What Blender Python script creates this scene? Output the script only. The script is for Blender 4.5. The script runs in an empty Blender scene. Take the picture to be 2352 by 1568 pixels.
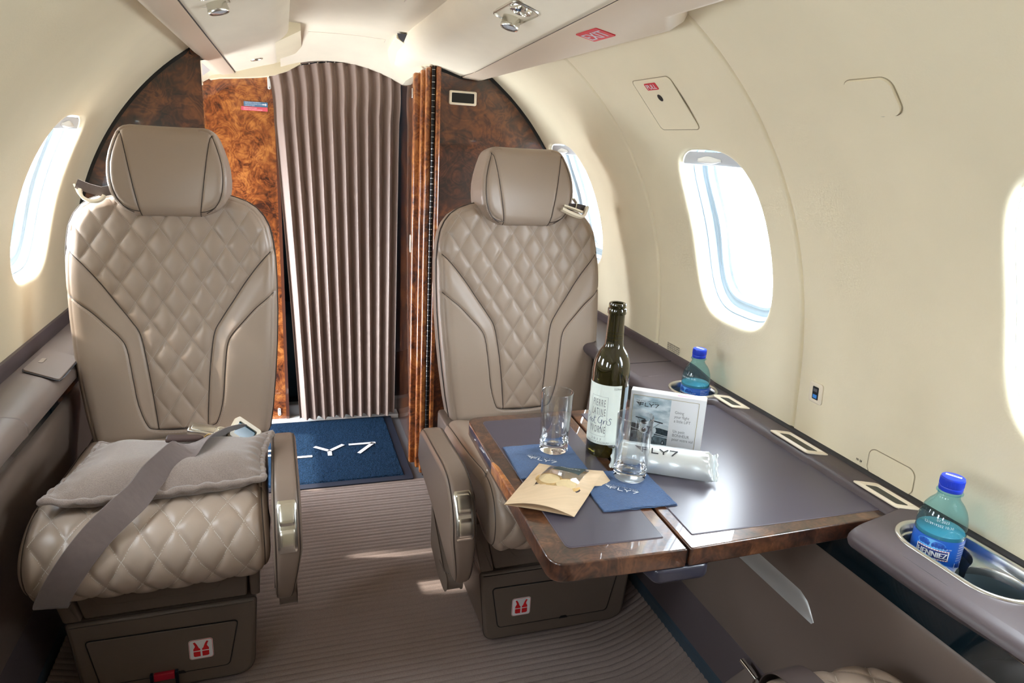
import bpy, bmesh, math, random
import numpy as np
from mathutils import Vector, Matrix
random.seed(7); rng = np.random.default_rng(7)
SC = bpy.context.scene
COL = SC.collection
PI = math.pi

# ------------------------------------------------------------------ camera, sky, sun, exposure
cam_d = bpy.data.cameras.new('camera'); cam = bpy.data.objects.new('camera', cam_d); COL.objects.link(cam)
cam_d.sensor_width = 36.0; cam_d.lens = 24.0; cam_d.clip_start = 0.01
_x = Vector((0.95068041, -0.30548674, 0.05370852))      # image right
_d = Vector((-0.0351639, -0.2781904, -0.95988208))      # image down
_f = Vector((0.30817244, 0.91065249, -0.27521227))      # view direction
cam.matrix_world = Matrix(((_x[0], -_d[0], -_f[0], -0.19), (_x[1], -_d[1], -_f[1], 0.0),
                           (_x[2], -_d[2], -_f[2], 1.17), (0, 0, 0, 1)))
SC.camera = cam
SC.view_settings.view_transform = 'Standard'; SC.view_settings.look = 'None'
SC.view_settings.gamma = 1.0; SC.view_settings.use_curve_mapping = False
SC.view_settings.exposure = 2.0
W = bpy.data.worlds.new('sky'); SC.world = W; W.use_nodes = True
_bg = W.node_tree.nodes['Background']
_bg.inputs[0].default_value = (0.86, 0.93, 1.0, 1); _bg.inputs[1].default_value = 7.0
sun_d = bpy.data.lights.new('sun', 'SUN'); sun = bpy.data.objects.new('sun', sun_d); COL.objects.link(sun)
sun_d.energy = 2.0; sun_d.color = (1.0, 0.93, 0.82); sun_d.angle = math.radians(1.5)
sun.rotation_euler = Vector((1.0, -0.20, -1.15)).to_track_quat('-Z', 'Y').to_euler()

def portal(loc, target, sx, sy):
    """light portal: guides sky light through an opening, gives off nothing itself"""
    l = bpy.data.lights.new('sky_portal', 'AREA'); l.shape = 'RECTANGLE'; l.size = sx; l.size_y = sy; l.cycles.is_portal = True
    o = bpy.data.objects.new('sky_portal', l); COL.objects.link(o); o.location = loc
    o.rotation_euler = (Vector(target) - Vector(loc)).to_track_quat('-Z', 'Y').to_euler()
for _s, _y in ((1, 2.09), (1, 1.275), (1, 0.505), (1, -0.27), (-1, 1.845), (-1, 1.07), (-1, 0.30), (-1, -0.47)):
    portal((_s * 0.86, _y, 1.02), (0, _y, 0.93), 0.44, 0.30)
portal((-0.855, 2.535, 0.42), (0.2, 2.535, 0.42), 0.90, 0.54)

# ------------------------------------------------------------------ materials
MATS = {}
def mat(name, color=(0.5, 0.5, 0.5), rough=0.5, metal=0.0, coat=0.0, spec=0.5, sheen=0.0, trans=0.0, ior=1.45, emit=None,
        noise=None, bump=None, coat_rough=0.03):
    if name in MATS: return MATS[name]
    m = bpy.data.materials.new(name); m.use_nodes = True
    nt = m.node_tree; b = nt.nodes['Principled BSDF']
    b.inputs['Base Color'].default_value = (*color, 1)
    b.inputs['Roughness'].default_value = rough; b.inputs['Metallic'].default_value = metal
    b.inputs['Coat Weight'].default_value = coat; b.inputs['Coat Roughness'].default_value = coat_rough
    b.inputs['Specular IOR Level'].default_value = spec; b.inputs['Sheen Weight'].default_value = sheen
    b.inputs['Transmission Weight'].default_value = trans; b.inputs['IOR'].default_value = ior
    if emit: b.inputs['Emission Color'].default_value = (*emit[0], 1); b.inputs['Emission Strength'].default_value = emit[1]
    tc = nt.nodes.new('ShaderNodeTexCoord')
    if noise:   # (scale, amount, detail [, (sx,sy,sz)])
        mp = nt.nodes.new('ShaderNodeMapping'); nt.links.new(tc.outputs['Object'], mp.inputs[0])
        if len(noise) > 3: mp.inputs['Scale'].default_value = noise[3]
        n = nt.nodes.new('ShaderNodeTexNoise'); n.inputs['Scale'].default_value = noise[0]; n.inputs['Detail'].default_value = noise[2]
        nt.links.new(mp.outputs[0], n.inputs['Vector'])
        r = nt.nodes.new('ShaderNodeValToRGB'); a = noise[1]
        r.color_ramp.elements[0].position = 0.3; r.color_ramp.elements[1].position = 0.7
        r.color_ramp.elements[0].color = (*[c * (1 - a) for c in color], 1)
        r.color_ramp.elements[1].color = (*[min(1, c * (1 + a)) for c in color], 1)
        nt.links.new(n.outputs['Fac'], r.inputs[0]); nt.links.new(r.outputs[0], b.inputs['Base Color'])
    if bump:    # (scale, strength, distance)
        n2 = nt.nodes.new('ShaderNodeTexNoise'); n2.inputs['Scale'].default_value = bump[0]; n2.inputs['Detail'].default_value = 3
        nt.links.new(tc.outputs['Object'], n2.inputs['Vector'])
        bp = nt.nodes.new('ShaderNodeBump'); bp.inputs['Strength'].default_value = bump[1]; bp.inputs['Distance'].default_value = bump[2]
        nt.links.new(n2.outputs['Fac'], bp.inputs['Height']); nt.links.new(bp.outputs[0], b.inputs['Normal'])
    MATS[name] = m
    return m

def burl(name, dark, mid, light, scale=9.0):
    """lacquered burl veneer: cloudy figure, swirling contour grain and small dark eyes"""
    m = bpy.data.materials.new(name); m.use_nodes = True; nt = m.node_tree; b = nt.nodes['Principled BSDF']
    tc = nt.nodes.new('ShaderNodeTexCoord')
    def noise(sc, det, dist, rough=0.5):
        n = nt.nodes.new('ShaderNodeTexNoise'); n.inputs['Scale'].default_value = sc; n.inputs['Detail'].default_value = det
        n.inputs['Distortion'].default_value = dist; n.inputs['Roughness'].default_value = rough
        nt.links.new(tc.outputs['Object'], n.inputs['Vector']); return n.outputs['Fac']
    def mth(op, a, b_=None, c=None):
        n = nt.nodes.new('ShaderNodeMath'); n.operation = op
        for i, v in enumerate((a, b_, c)):
            if v is None: continue
            if isinstance(v, (int, float)): n.inputs[i].default_value = v
            else: nt.links.new(v, n.inputs[i])
        return n.outputs[0]
    big = noise(scale * .55, 3, .8); warp = noise(scale * 1.1, 2.5, 1.6); cloud = noise(scale * 1.9, 7, 1.2, .58); fine = noise(scale * 7, 5, .6, .6)
    ring = mth('SINE', mth('ADD', mth('MULTIPLY', warp, 58.0), mth('MULTIPLY', cloud, 9.0)))
    val = mth('ADD', mth('MULTIPLY', cloud, .62), mth('MULTIPLY', big, .38))
    val = mth('ADD', val, mth('MULTIPLY', ring, .035)); val = mth('ADD', val, mth('MULTIPLY', mth('SUBTRACT', fine, .5), .16))
    r = nt.nodes.new('ShaderNodeValToRGB'); cr = r.color_ramp
    cr.elements[0].position = 0.36; cr.elements[0].color = (*dark, 1); cr.elements[1].position = 0.64; cr.elements[1].color = (*light, 1)
    e = cr.elements.new(0.49); e.color = (*mid, 1)
    nt.links.new(val, r.inputs[0]); nt.links.new(r.outputs[0], b.inputs['Base Color'])
    b.inputs['Roughness'].default_value = 0.35; b.inputs['Coat Weight'].default_value = 1.0; b.inputs['Coat Roughness'].default_value = 0.02
    MATS[name] = m
    return m

def thin_glass(name, tint=(1, 1, 1), ref=0.08, power=4.0):
    m = bpy.data.materials.new(name); m.use_nodes = True; nt = m.node_tree; nt.nodes.clear()
    o = nt.nodes.new('ShaderNodeOutputMaterial'); t = nt.nodes.new('ShaderNodeBsdfTransparent'); t.inputs[0].default_value = (*tint, 1)
    g = nt.nodes.new('ShaderNodeBsdfGlossy'); g.inputs['Roughness'].default_value = 0.02
    lw = nt.nodes.new('ShaderNodeLayerWeight'); pw = nt.nodes.new('ShaderNodeMath'); pw.operation = 'POWER'; pw.inputs[1].default_value = power
    nt.links.new(lw.outputs['Facing'], pw.inputs[0]); ad = nt.nodes.new('ShaderNodeMath'); ad.operation = 'MULTIPLY_ADD'; ad.inputs[1].default_value = 0.8; ad.inputs[2].default_value = ref * .5
    nt.links.new(pw.outputs[0], ad.inputs[0])
    mx = nt.nodes.new('ShaderNodeMixShader'); nt.links.new(ad.outputs[0], mx.inputs[0]); nt.links.new(t.outputs[0], mx.inputs[1]); nt.links.new(g.outputs[0], mx.inputs[2])
    nt.links.new(mx.outputs[0], o.inputs[0]); MATS[name] = m
    return m

CREAM = mat('cream_wall', (0.80, 0.705, 0.505), 0.55, noise=(6, 0.03, 3), bump=(260, 0.12, 0.002))
SUEDE = mat('cream_suede', (0.76, 0.665, 0.51), 0.8, sheen=0.1, noise=(9, 0.05, 6, (1, 0.5, 1)), bump=(180, 0.08, 0.002))
VALANCE = mat('tan_valance', (0.62, 0.50, 0.38), 0.42)
DARKTRIM = mat('dark_seam', (0.03, 0.028, 0.03), 0.6)
REVEAL = mat('window_reveal', (0.52, 0.62, 0.69), 0.4)
SHADE = mat('window_shade', (0.62, 0.64, 0.66), 0.45)
PANE = thin_glass('window_pane', (0.97, 0.99, 1.0))
LEDGE = mat('ledge_leather', (0.085, 0.066, 0.070), 0.42, bump=(500, 0.08, 0.001))
LEDGEL = mat('ledge_leather_light', (0.20, 0.155, 0.135), 0.4, bump=(500, 0.08, 0.001))
SIDE = mat('sidewall_leather', (0.16, 0.120, 0.098), 0.38, bump=(500, 0.08, 0.001))
BLACKGLOSS = mat('black_gloss', (0.004, 0.010, 0.014), 0.08, coat=1.0)
KICK = mat('kick_panel', (0.035, 0.055, 0.075), 0.45)
BURL_D = burl('burl_shaded', (0.010, 0.003, 0.0015), (0.058, 0.015, 0.005), (0.17, 0.050, 0.013), 8)  # bulkhead veneer, its shade put into the darker colour
BURL_L = burl('burl_lit', (0.035, 0.007, 0.002), (0.24, 0.062, 0.012), (0.52, 0.19, 0.042), 9)  # same veneer again, daylight on it put into the orange colour
BURL_T = burl('burl_table', (0.014, 0.005, 0.003), (0.062, 0.022, 0.011), (0.16, 0.064, 0.028), 13)
LEATHER = mat('seat_leather', (0.345, 0.264, 0.206), 0.38, spec=0.5, bump=(420, 0.10, 0.0012))
ARM = mat('armrest_leather_shaded', (0.205, 0.150, 0.115), 0.38, bump=(420, 0.10, 0.0012))  # seat leather darkened: shade on the upturned arm put into the colour
LEATHER_D = mat('seat_leather_dark', (0.130, 0.098, 0.076), 0.42, bump=(420, 0.10, 0.0012))
PIPING = mat('seat_piping', (0.055, 0.040, 0.032), 0.5)
STITCH = mat('seat_stitching', (0.46, 0.39, 0.34), 0.6)
STITCH2 = mat('cushion_stitching', (0.56, 0.50, 0.44), 0.6)
NICKEL = mat('brushed_nickel', (0.72, 0.70, 0.63), 0.27, metal=1.0)
STEEL = mat('brushed_steel', (0.74, 0.74, 0.72), 0.25, metal=1.0)
SATIN = mat('satin_aluminium', (0.70, 0.71, 0.70), 0.42, metal=0.75)
CHROME = mat('chrome', (0.86, 0.86, 0.84), 0.08, metal=1.0)
CHAMP = mat('champagne_plastic', (0.80, 0.70, 0.54), 0.35)
BLACK = mat('black', (0.006, 0.006, 0.007), 0.5)
SMOKE = mat('smoked_lens', (0.03, 0.035, 0.035), 0.25)
WHITE = mat('white_paint', (0.82, 0.82, 0.80), 0.4)
RED = mat('red_sign', (0.62, 0.02, 0.035), 0.4)
CARPET = mat('carpet', (0.30, 0.235, 0.21), 0.95, spec=0.1, noise=(900, 0.18, 2), bump=(1200, 0.6, 0.003))
MATBLUE = mat('mat_loops', (0.013, 0.036, 0.078), 0.95, spec=0.1, noise=(300, 0.75, 3), bump=(420, 1.0, 0.006))
RUBBER = mat('mat_rubber', (0.012, 0.018, 0.035), 0.6)
CURTAIN = mat('curtain_fabric', (0.29, 0.21, 0.175), 0.45, sheen=0.3, bump=(900, 0.12, 0.001))
TABLELEATHER = mat('table_leather', (0.072, 0.062, 0.082), 0.30, bump=(900, 0.05, 0.0006))
LETTER_W = mat('white_lettering', (0.80, 0.83, 0.86), 0.6)
LETTER_K = mat('black_lettering', (0.012, 0.014, 0.02), 0.5)
LETTER_G = mat('grey_lettering', (0.22, 0.23, 0.24), 0.6)

# ------------------------------------------------------------------ mesh helpers
class MB:
    """collects geometry of ONE mesh; mats is the list of its materials"""
    def __init__(s): s.v = []; s.f = []; s.m = []; s.sm = []
    def add(s, vs, fs, mi=0, smooth=True, M=None):
        o = len(s.v)
        if M is not None: vs = [tuple(M @ Vector(p)) for p in vs]
        s.v += [tuple(map(float, p)) for p in vs]
        for f in fs: s.f.append(tuple(i + o for i in f)); s.m.append(mi); s.sm.append(smooth)
        return s
    def grid(s, P, mi=0, smooth=True, close_u=False, close_v=False, flip=False, M=None):
        P = np.asarray(P, float); nu, nv = P.shape[:2]
        fs = []
        for i in range(nu if close_u else nu - 1):
            for j in range(nv if close_v else nv - 1):
                a = i * nv + j; b = ((i + 1) % nu) * nv + j; c = ((i + 1) % nu) * nv + (j + 1) % nv; d = i * nv + (j + 1) % nv
                fs.append((a, d, c, b) if flip else (a, b, c, d))
        return s.add(P.reshape(-1, 3).tolist(), fs, mi, smooth, M)
    def poly(s, pts, mi=0, smooth=False, M=None): return s.add(pts, [tuple(range(len(pts)))], mi, smooth, M)
    def box(s, x0, x1, y0, y1, z0, z1, bev=0.0, seg=3, mi=0, M=None):
        bm = bmesh.new(); bmesh.ops.create_cube(bm, size=1)
        for v in bm.verts: v.co = Vector(((x0 + x1) / 2 + v.co.x * (x1 - x0), (y0 + y1) / 2 + v.co.y * (y1 - y0), (z0 + z1) / 2 + v.co.z * (z1 - z0)))
        if bev > 0: bmesh.ops.bevel(bm, geom=bm.edges[:], offset=bev, segments=seg, profile=0.5, affect='EDGES')
        s.bm(bm, mi, bev > 0, M); return s
    def bm(s, bm, mi=0, smooth=True, M=None):
        bm.verts.index_update()
        s.add([v.co[:] for v in bm.verts], [[v.index for v in f.verts] for f in bm.faces], mi, smooth, M); bm.free(); return s
    def prism(s, pts, z0, z1, bev=0.0, seg=3, mi=0, M=None, mi_top=None, bot=True):
        """outline pts (CCW, 2D) extruded z0..z1 with a rounded top (and bottom) edge"""
        P = np.asarray(pts, float); n = len(P)
        t = np.roll(P, -1, 0) - np.roll(P, 1, 0); t /= np.linalg.norm(t, axis=1)[:, None] + 1e-12
        nrm = np.stack([-t[:, 1], t[:, 0]], 1)          # inward for CCW
        rings = []
        if bot:
            for k in range(seg + 1):
                a = k / seg * PI / 2
                rings.append((bev * (1 - math.sin(a)), z0 + bev * (1 - math.cos(a))))
        else: rings.append((0, z0))
        for k in range(seg + 1):
            a = k / seg * PI / 2
            rings.append((bev * (1 - math.cos(a)), z1 - bev * (1 - math.sin(a))))
        if bev == 0: rings = [(0, z0), (0, z1)]
        G = np.array([[(*(P[i] + nrm[i] * d), z) for i in range(n)] for d, z in rings])
        s.grid(G, mi, bev > 0, close_v=True, flip=True, M=M)
        s.poly([tuple(p) for p in G[-1]], mi if mi_top is None else mi_top, M=M)
        if bot: s.poly([tuple(p) for p in G[0][::-1]], mi, M=M)
        return s
    def lathe(s, prof, n=48, mi=0, M=None, smooth=True):
        G = [[(r * math.cos(2 * PI * k / n), r * math.sin(2 * PI * k / n), z) for k in range(n)] for r, z in prof]
        return s.grid(G, mi, smooth, close_v=True, flip=True, M=M)
    def tube(s, pts, r, n=8, mi=0, closed=False, M=None, cap=True, flat=1.0, up=None):
        P = [Vector(p) for p in pts]; G = []; N = len(P)
        rr_ = r if hasattr(r, '__len__') else [r] * N
        prev = Vector(up) if up else None
        for i in range(N):
            a = P[(i - 1) % N] if (closed or i > 0) else P[i]; b = P[(i + 1) % N] if (closed or i < N - 1) else P[i]
            t = (b - a).normalized()
            if prev is None: prev = t.orthogonal()
            u = (prev - t * prev.dot(t)).normalized()
            if not up: prev = u
            w = t.cross(u)
            G.append([tuple(P[i] + (u * math.cos(2 * PI * k / n) * flat + w * math.sin(2 * PI * k / n)) * rr_[i]) for k in range(n)])
        s.grid(G, mi, True, close_u=closed, close_v=True, M=M)
        if cap and not closed: s.poly(G[0][::-1], mi, M=M); s.poly(G[-1], mi, M=M)
        return s
    def build(s, name, mats, parent=None, label=None, cat=None, group=None, kind=None, loc=None, rot=None, scale=None):
        me = bpy.data.meshes.new(name); me.from_pydata(s.v, [], s.f)
        if not isinstance(mats, (list, tuple)): mats = [mats]
        for m in mats: me.materials.append(m)
        me.polygons.foreach_set('material_index', s.m); me.polygons.foreach_set('use_smooth', s.sm)
        me.update()
        try: me.set_sharp_from_angle(angle=math.radians(45))
        except Exception: pass
        o = bpy.data.objects.new(name, me); COL.objects.link(o)
        if parent: o.parent = parent
        tag(o, label, cat, group, kind)
        if loc: o.location = loc
        if rot: o.rotation_euler = rot
        if scale: o.scale = scale
        return o

def tag(o, label=None, cat=None, group=None, kind=None):
    if label: o['label'] = label
    if cat: o['category'] = cat
    if group: o['group'] = group
    if kind: o['kind'] = kind
    return o
def thing(name, label, cat, loc=(0, 0, 0), rz=0, group=None, kind=None):
    o = bpy.data.objects.new(name, None); COL.objects.link(o); o.location = loc; o.rotation_euler = (0, 0, rz)
    return tag(o, label, cat, group, kind)
def copy_tree(o, parent=None):
    c = o.copy(); COL.objects.link(c); c.parent = parent
    for ch in list(o.children): copy_tree(ch, c)
    return c
def rr(w, h, r, n=6, cx=0, cy=0):
    pts = []
    for (sx, sy, a0) in ((1, 1, 0), (-1, 1, 90), (-1, -1, 180), (1, -1, 270)):
        for k in range(n + 1):
            a = math.radians(a0 + 90 * k / n)
            pts.append((cx + sx * (w / 2 - r) + r * math.cos(a), cy + sy * (h / 2 - r) + r * math.sin(a)))
    return pts
def round_poly(pts, r, n=6):
    """CCW polygon with rounded corners; r scalar or list"""
    out = []; N = len(pts); R = r if hasattr(r, '__len__') else [r] * N
    for i in range(N):
        p = Vector(pts[i]); a = Vector(pts[i - 1]); b = Vector(pts[(i + 1) % N])
        u = (a - p); v = (b - p); d = min(R[i], u.length * 0.45, v.length * 0.45)
        if d < 1e-6: out.append(tuple(p)); continue
        p0 = p + u.normalized() * d; p1 = p + v.normalized() * d
        for k in range(n + 1):
            t = k / n; out.append(tuple(p0 * (1 - t) ** 2 + p * 2 * t * (1 - t) + p1 * t * t))
    return out
def smooth_path(pts, n=8):
    P = [Vector(p) for p in pts]; out = []
    for i in range(len(P) - 1):
        p0 = P[max(i - 1, 0)]; p1 = P[i]; p2 = P[i + 1]; p3 = P[min(i + 2, len(P) - 1)]
        for k in range(n):
            t = k / n
            out.append(0.5 * ((2 * p1) + (p2 - p0) * t + (2 * p0 - 5 * p1 + 4 * p2 - p3) * t * t + (-p0 + 3 * p1 - 3 * p2 + p3) * t ** 3))
    out.append(P[-1]); return [tuple(p) for p in out]
def frame(o, x, y):
    """matrix whose local x,y axes are the given directions, origin o"""
    x = Vector(x).normalized(); z = x.cross(Vector(y)).normalized(); y = z.cross(x)
    return Matrix(((x[0], y[0], z[0], o[0]), (x[1], y[1], z[1], o[1]), (x[2], y[2], z[2], o[2]), (0, 0, 0, 1)))
_txt = {}
def text2d(s, size=1.0, align='LEFT', sx=1.0, space=1.0):
    """flat text as (verts2d, faces)"""
    key = (s, align, space)
    if key not in _txt:
        cu = bpy.data.curves.new('t', 'FONT'); cu.body = s; cu.align_x = align; cu.resolution_u = 3; cu.space_character = space
        cu.fill_mode = 'FRONT'
        ob = bpy.data.objects.new('t', cu); COL.objects.link(ob)
        me = bpy.data.meshes.new_from_object(ob.evaluated_get(bpy.context.evaluated_depsgraph_get()))
        _txt[key] = ([(v.co.x, v.co.y) for v in me.vertices], [tuple(p.vertices) for p in me.polygons])
        bpy.data.objects.remove(ob); bpy.data.curves.remove(cu); bpy.data.meshes.remove(me)
    vs, fs = _txt[key]
    return [(x * size * sx, y * size) for x, y in vs], fs
def put_text(mb, s, fn, size, x=0, y=0, align='LEFT', sx=1.0, space=1.0, mi=0, bold=0.0):
    for dx in ((0,) if not bold else (-bold, 0, bold)):
        vs, fs = text2d(s, size, align, sx, space)
        mb.add([fn(x + a + dx, y + b) for a, b in vs], fs, mi, False)
def logo_polys():
    """the wide FLY7 wordmark: unit letter height, baseline 0; list of polygons"""
    T = 0.17; P = []
    def bar(x0, y0, x1, y1, t=T):
        d = Vector((x1 - x0, y1 - y0)).normalized(); n = Vector((-d.y, d.x)) * t / 2
        P.append([(x0 + n.x, y0 + n.y), (x0 - n.x, y0 - n.y), (x1 - n.x, y1 - n.y), (x1 + n.x, y1 + n.y)])
    bar(0.09, 0, 0.09, 1); bar(0, 1 - T / 2, 1.05, 1 - T / 2); bar(0.09, 0.46, 0.92, 0.46)           # F
    bar(1.42, 0, 1.42, 1); bar(1.34, T / 2, 2.30, T / 2)                                             # L
    bar(3.0, 0, 3.0, 0.48); bar(3.0, 0.45, 2.42, 0.97); bar(3.0, 0.45, 3.60, 0.97)                   # Y
    bar(3.82, 1 - T / 2, 4.95, 1 - T / 2); bar(4.85, 0.92, 4.15, 0.0)                                # 7
    wing = []
    for k in range(5):
        y = 1.0 - 0.19 * k; x0 = -1.05 + 0.2 * k
        wing.append([(x0, y + 0.06), (x0 + 0.14, y - 0.07), (-0.14, y - 0.16), (-0.10, y - 0.04)])
    return P, wing
LOGO, WING = logo_polys()
def put_logo(mb, fn, h, x, y, mi=0, wing=True, tagline=True):
    for p in LOGO + (WING if wing else []): mb.add([fn(x + a * h, y + b * h) for a, b in p], [tuple(range(len(p)))], mi, False)
    if tagline: put_text(mb, 'FIVE STARS TWO WINGS', fn, h * 0.36, x - 0.9 * h, y + 1.28 * h, mi=mi, space=1.45, bold=h * 0.012)

# ------------------------------------------------------------------ cabin cross-section
_prof = np.array([(.777, .62), (.776, .65), (.771, .75), (.758, .85), (.741, .94), (.722, 1.0), (.694, 1.07), (.67, 1.115), (.643, 1.162), (.603, 1.217), (.562, 1.265), (.502, 1.327), (.435, 1.378), (.37, 1.415), (.30, 1.445)])
_s = np.concatenate([[0], np.cumsum(np.linalg.norm(np.diff(_prof, axis=0), axis=1))])
_px = np.polyfit(_s, _prof[:, 0], 5); _pz = np.polyfit(_s, _prof[:, 1], 5)
SMAX = _s[-1]; S_TOP = _s[-3] + 0.012
def wall_pt(side, Y, s, off=0.0):
    """point on the cabin lining; off > 0 moves into the cabin"""
    x = np.polyval(_px, s); z = np.polyval(_pz, s)
    dx = np.polyval(np.polyder(_px), s); dz = np.polyval(np.polyder(_pz), s); l = math.hypot(dx, dz)
    nx, nz = -dz / l, dx / l                    # inward
    return (side * (x + nx * off), Y, z + nz * off)
_ss = np.linspace(0, SMAX, 400); _zz = np.polyval(_pz, _ss)
def s_at(z): return float(np.interp(z, _zz, _ss))

def wall_tile(mb, side, Y0, Y1, S0, S1, win=None, seams=(True, True)):
    def P(Y, s, w=0.0):
        off = -w
        for e, y in zip(seams, (Y0, Y1)):
            if e: off -= 0.008 * math.exp(-((Y - y) / 0.0035) ** 2)
        return wall_pt(side, Y, s, off)
    if win is None:
        n = max(4, int((Y1 - Y0) / 0.05)); ys = list(np.linspace(Y0, Y1, n))
        ys = sorted(set([Y0, Y0 + .002, Y0 + .004, Y0 + .007, Y0 + .012] + ys[1:-1] + [Y1 - .012, Y1 - .007, Y1 - .004, Y1 - .002, Y1]))
        G = [[P(y, s) for s in np.linspace(S0, S1, 60)] for y in ys]
        mb.grid(G, 0, True, flip=side > 0); return
    yc, sc, a, b = win
    angs = [k / 144 * 2 * PI for k in range(144)]
    for (yy, s_) in ((Y0, S0), (Y1, S0), (Y1, S1), (Y0, S1)):
        angs.append(math.atan2(s_ - sc, yy - yc) % (2 * PI))
    angs = sorted(set(angs)); G = []
    ts = [0, .004, .009, .016, .026, .04, .07, .12, .2, .3, .4, .5, .6, .7, .8, .88, .94, .975, .99]
    for th in angs:
        c, s_ = math.cos(th), math.sin(th)
        tb = min([(Y1 - yc) / c if c > 1e-9 else 1e9, (Y0 - yc) / c if c < -1e-9 else 1e9, (S1 - sc) / s_ if s_ > 1e-9 else 1e9, (S0 - sc) / s_ if s_ < -1e-9 else 1e9])
        r = win_r(th, a, b)
        row = [P(yc + c * (tb + (r + .016 - tb) * t), sc + s_ * (tb + (r + .016 - tb) * t)) for t in ts]
        for d, w in ((.012, .0002), (.008, .0012), (.004, .0035), (.001, .008), (0, .014), (-.002, .022)):
            row.append(P(yc + c * (r + d), sc + s_ * (r + d), w))
        G.append(row)
    mb.grid(G, 0, True, close_u=True, flip=side < 0)
def win_r(th, a, b, n=3.4):
    return (abs(math.cos(th) / a) ** n + abs(math.sin(th) / b) ** n) ** (-1 / n)

WIN_A, WIN_B = 0.137, 0.1975
S_C = (s_at(0.803) + s_at(1.183)) / 2
def window(k, side, yc, shade=0.030):
    w = thing('window_%d' % k, None, None, kind='structure')
    a, b = WIN_A, WIN_B
    angs = [k_ / 144 * 2 * PI for k_ in range(144)]
    def ring(d, dep): return [wall_pt(side, yc + math.cos(t) * (win_r(t, a, b) - d), S_C + math.sin(t) * (win_r(t, a, b) - d), -dep) for t in angs]
    mb = MB()
    seq = [(.001, .016), (.004, .024), (.008, .034), (.009, .035), (.010, .033), (.013, .036), (.016, .044), (.017, .050), (.024, .0505), (.026, .0525), (.029, .0535), (.031, .0515), (.036, .052), (.038, .056), (.040, .064)]
    mb.grid([ring(d, e) for d, e in seq], 0, True, close_v=True, flip=side > 0)
    # the dark seal line between reveal and inner ring
    mb.grid([ring(.0085, .0352), ring(.0105, .0345)], 1, True, close_v=True, flip=side > 0)
    mb.build('window_frame', [REVEAL, mat('window_seal', (0.35, 0.47, 0.58), .5)], w)
    mp = MB(); R = [ring(.036 + (win_mid) * f, .060) for f, win_mid in ((0, 0), (.33, .1), (.66, .1), (.98, .1))]
    mp.grid(R, 0, True, close_v=True, flip=side > 0); mp.poly(R[-1], 0, True)
    mp.build('pane', PANE, w)
    # sliding shade, nearly fully raised, with a moulded finger grip
    ms = MB(); top = b - .001; n = 40; rows = []
    for f in np.linspace(0, 1, 8):
        sv = top - .004 - (shade) * f
        half = a * (max(0, 1 - (abs(sv) / b) ** 3.4)) ** (1 / 3.4) - .002
        rows.append([(yc + half * u, S_C + sv) for u in np.linspace(-1, 1, n)])
    ms.grid([[wall_pt(side, y, s, -.010) for y, s in r_] for r_ in rows], 0, True, flip=side > 0)
    ms.grid([[wall_pt(side, y, s, o) for y, s in rows[-1]] for o in (-.010, -.0075, -.010, -.016)], 0, True, flip=side > 0)
    so = ms.build('shade', SHADE, w)
    mg = MB(); sg = S_C + top - .004 - shade * .62
    def g(u, v): # u along Y, v along s
        prof = max(0, 1 - (abs(u) / .042) ** 4); hump = .5 + .5 * math.cos(PI * max(-1, min(1, v / .0095)))
        return wall_pt(side, yc + u, sg + v * (0.7 + .3 * math.cos(u * 75)) , -.009 + .009 * prof ** .5 * hump ** .6)
    mg.grid([[g(u, v) for v in np.linspace(-.0095, .0095, 11)] for u in np.linspace(-.042, .042, 25)], 0, True, flip=side < 0)
    mg.build('shade_grip', WHITE, so)
    return w

# ---- walls
RW = [2.09, 1.275, 0.505, -0.27]; LW = [1.845, 1.07, 0.30, -0.47]
for side, wins, name in ((1, RW, 'wall_right'), (-1, LW, 'wall_left')):
    mb = MB()
    if side > 0: cuts = [(1.60, 2.219, 0), (1.046, 1.60, 1), (0.10, 1.046, 2), (-1.45, 0.10, 3)]
    else: cuts = [(1.46, 2.219, 0), (0.68, 1.46, 1), (-0.08, 0.68, 2), (-1.45, -0.08, 3)]
    for (y0, y1, i) in cuts:
        wall_tile(mb, side, y0, y1, 0, S_TOP if (side < 0 or i < 2) else SMAX, (wins[i], S_C, WIN_A, WIN_B), (side > 0, side > 0))
        G = [[wall_pt(side, y0 + dy, s, -.0095) for s in np.linspace(0, SMAX, 60)] for dy in (-.01, .01)]
        mb.grid(G, 1, True)
    mb.build(name, [CREAM, DARKTRIM], kind='structure')
k = 1
for side, wins in ((1, RW), (-1, LW)):
    for y in wins: window(k, side, y); k += 1
# the aircraft's outer skin with the same window openings keeps daylight out everywhere else
def skin(mb, side):
    wins = RW if side > 0 else LW
    edges = [2.95] if side > 0 else [2.2]
    ys = [2.95 if side > 0 else 2.2]
    bounds = [2.95 if side > 0 else 2.25, 1.68 if side > 0 else 1.46, .89 if side > 0 else .68, .12 if side > 0 else -.08, -1.45]
    for i, yc in enumerate(wins):
        y1, y0 = bounds[i], bounds[i + 1]; G = []
        angs = sorted(set([k_ / 72 * 2 * PI for k_ in range(72)] + [math.atan2(s_ - S_C, yy - yc) % (2 * PI) for yy, s_ in ((y0, 0), (y1, 0), (y1, SMAX), (y0, SMAX))]))
        for th in angs:
            c, s_ = math.cos(th), math.sin(th)
            tb = min([(y1 - yc) / c if c > 1e-9 else 1e9, (y0 - yc) / c if c < -1e-9 else 1e9, (SMAX - S_C) / s_ if s_ > 1e-9 else 1e9, (0 - S_C) / s_ if s_ < -1e-9 else 1e9])
            r = win_r(th, WIN_A, WIN_B) - .034
            G.append([wall_pt(side, yc + c * (tb + (r - tb) * t), S_C + s_ * (tb + (r - tb) * t), -.075) for t in (0, .2, .4, .6, .8, 1)])
        mb.grid(G, 0, True, close_u=True, flip=side < 0)
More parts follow.
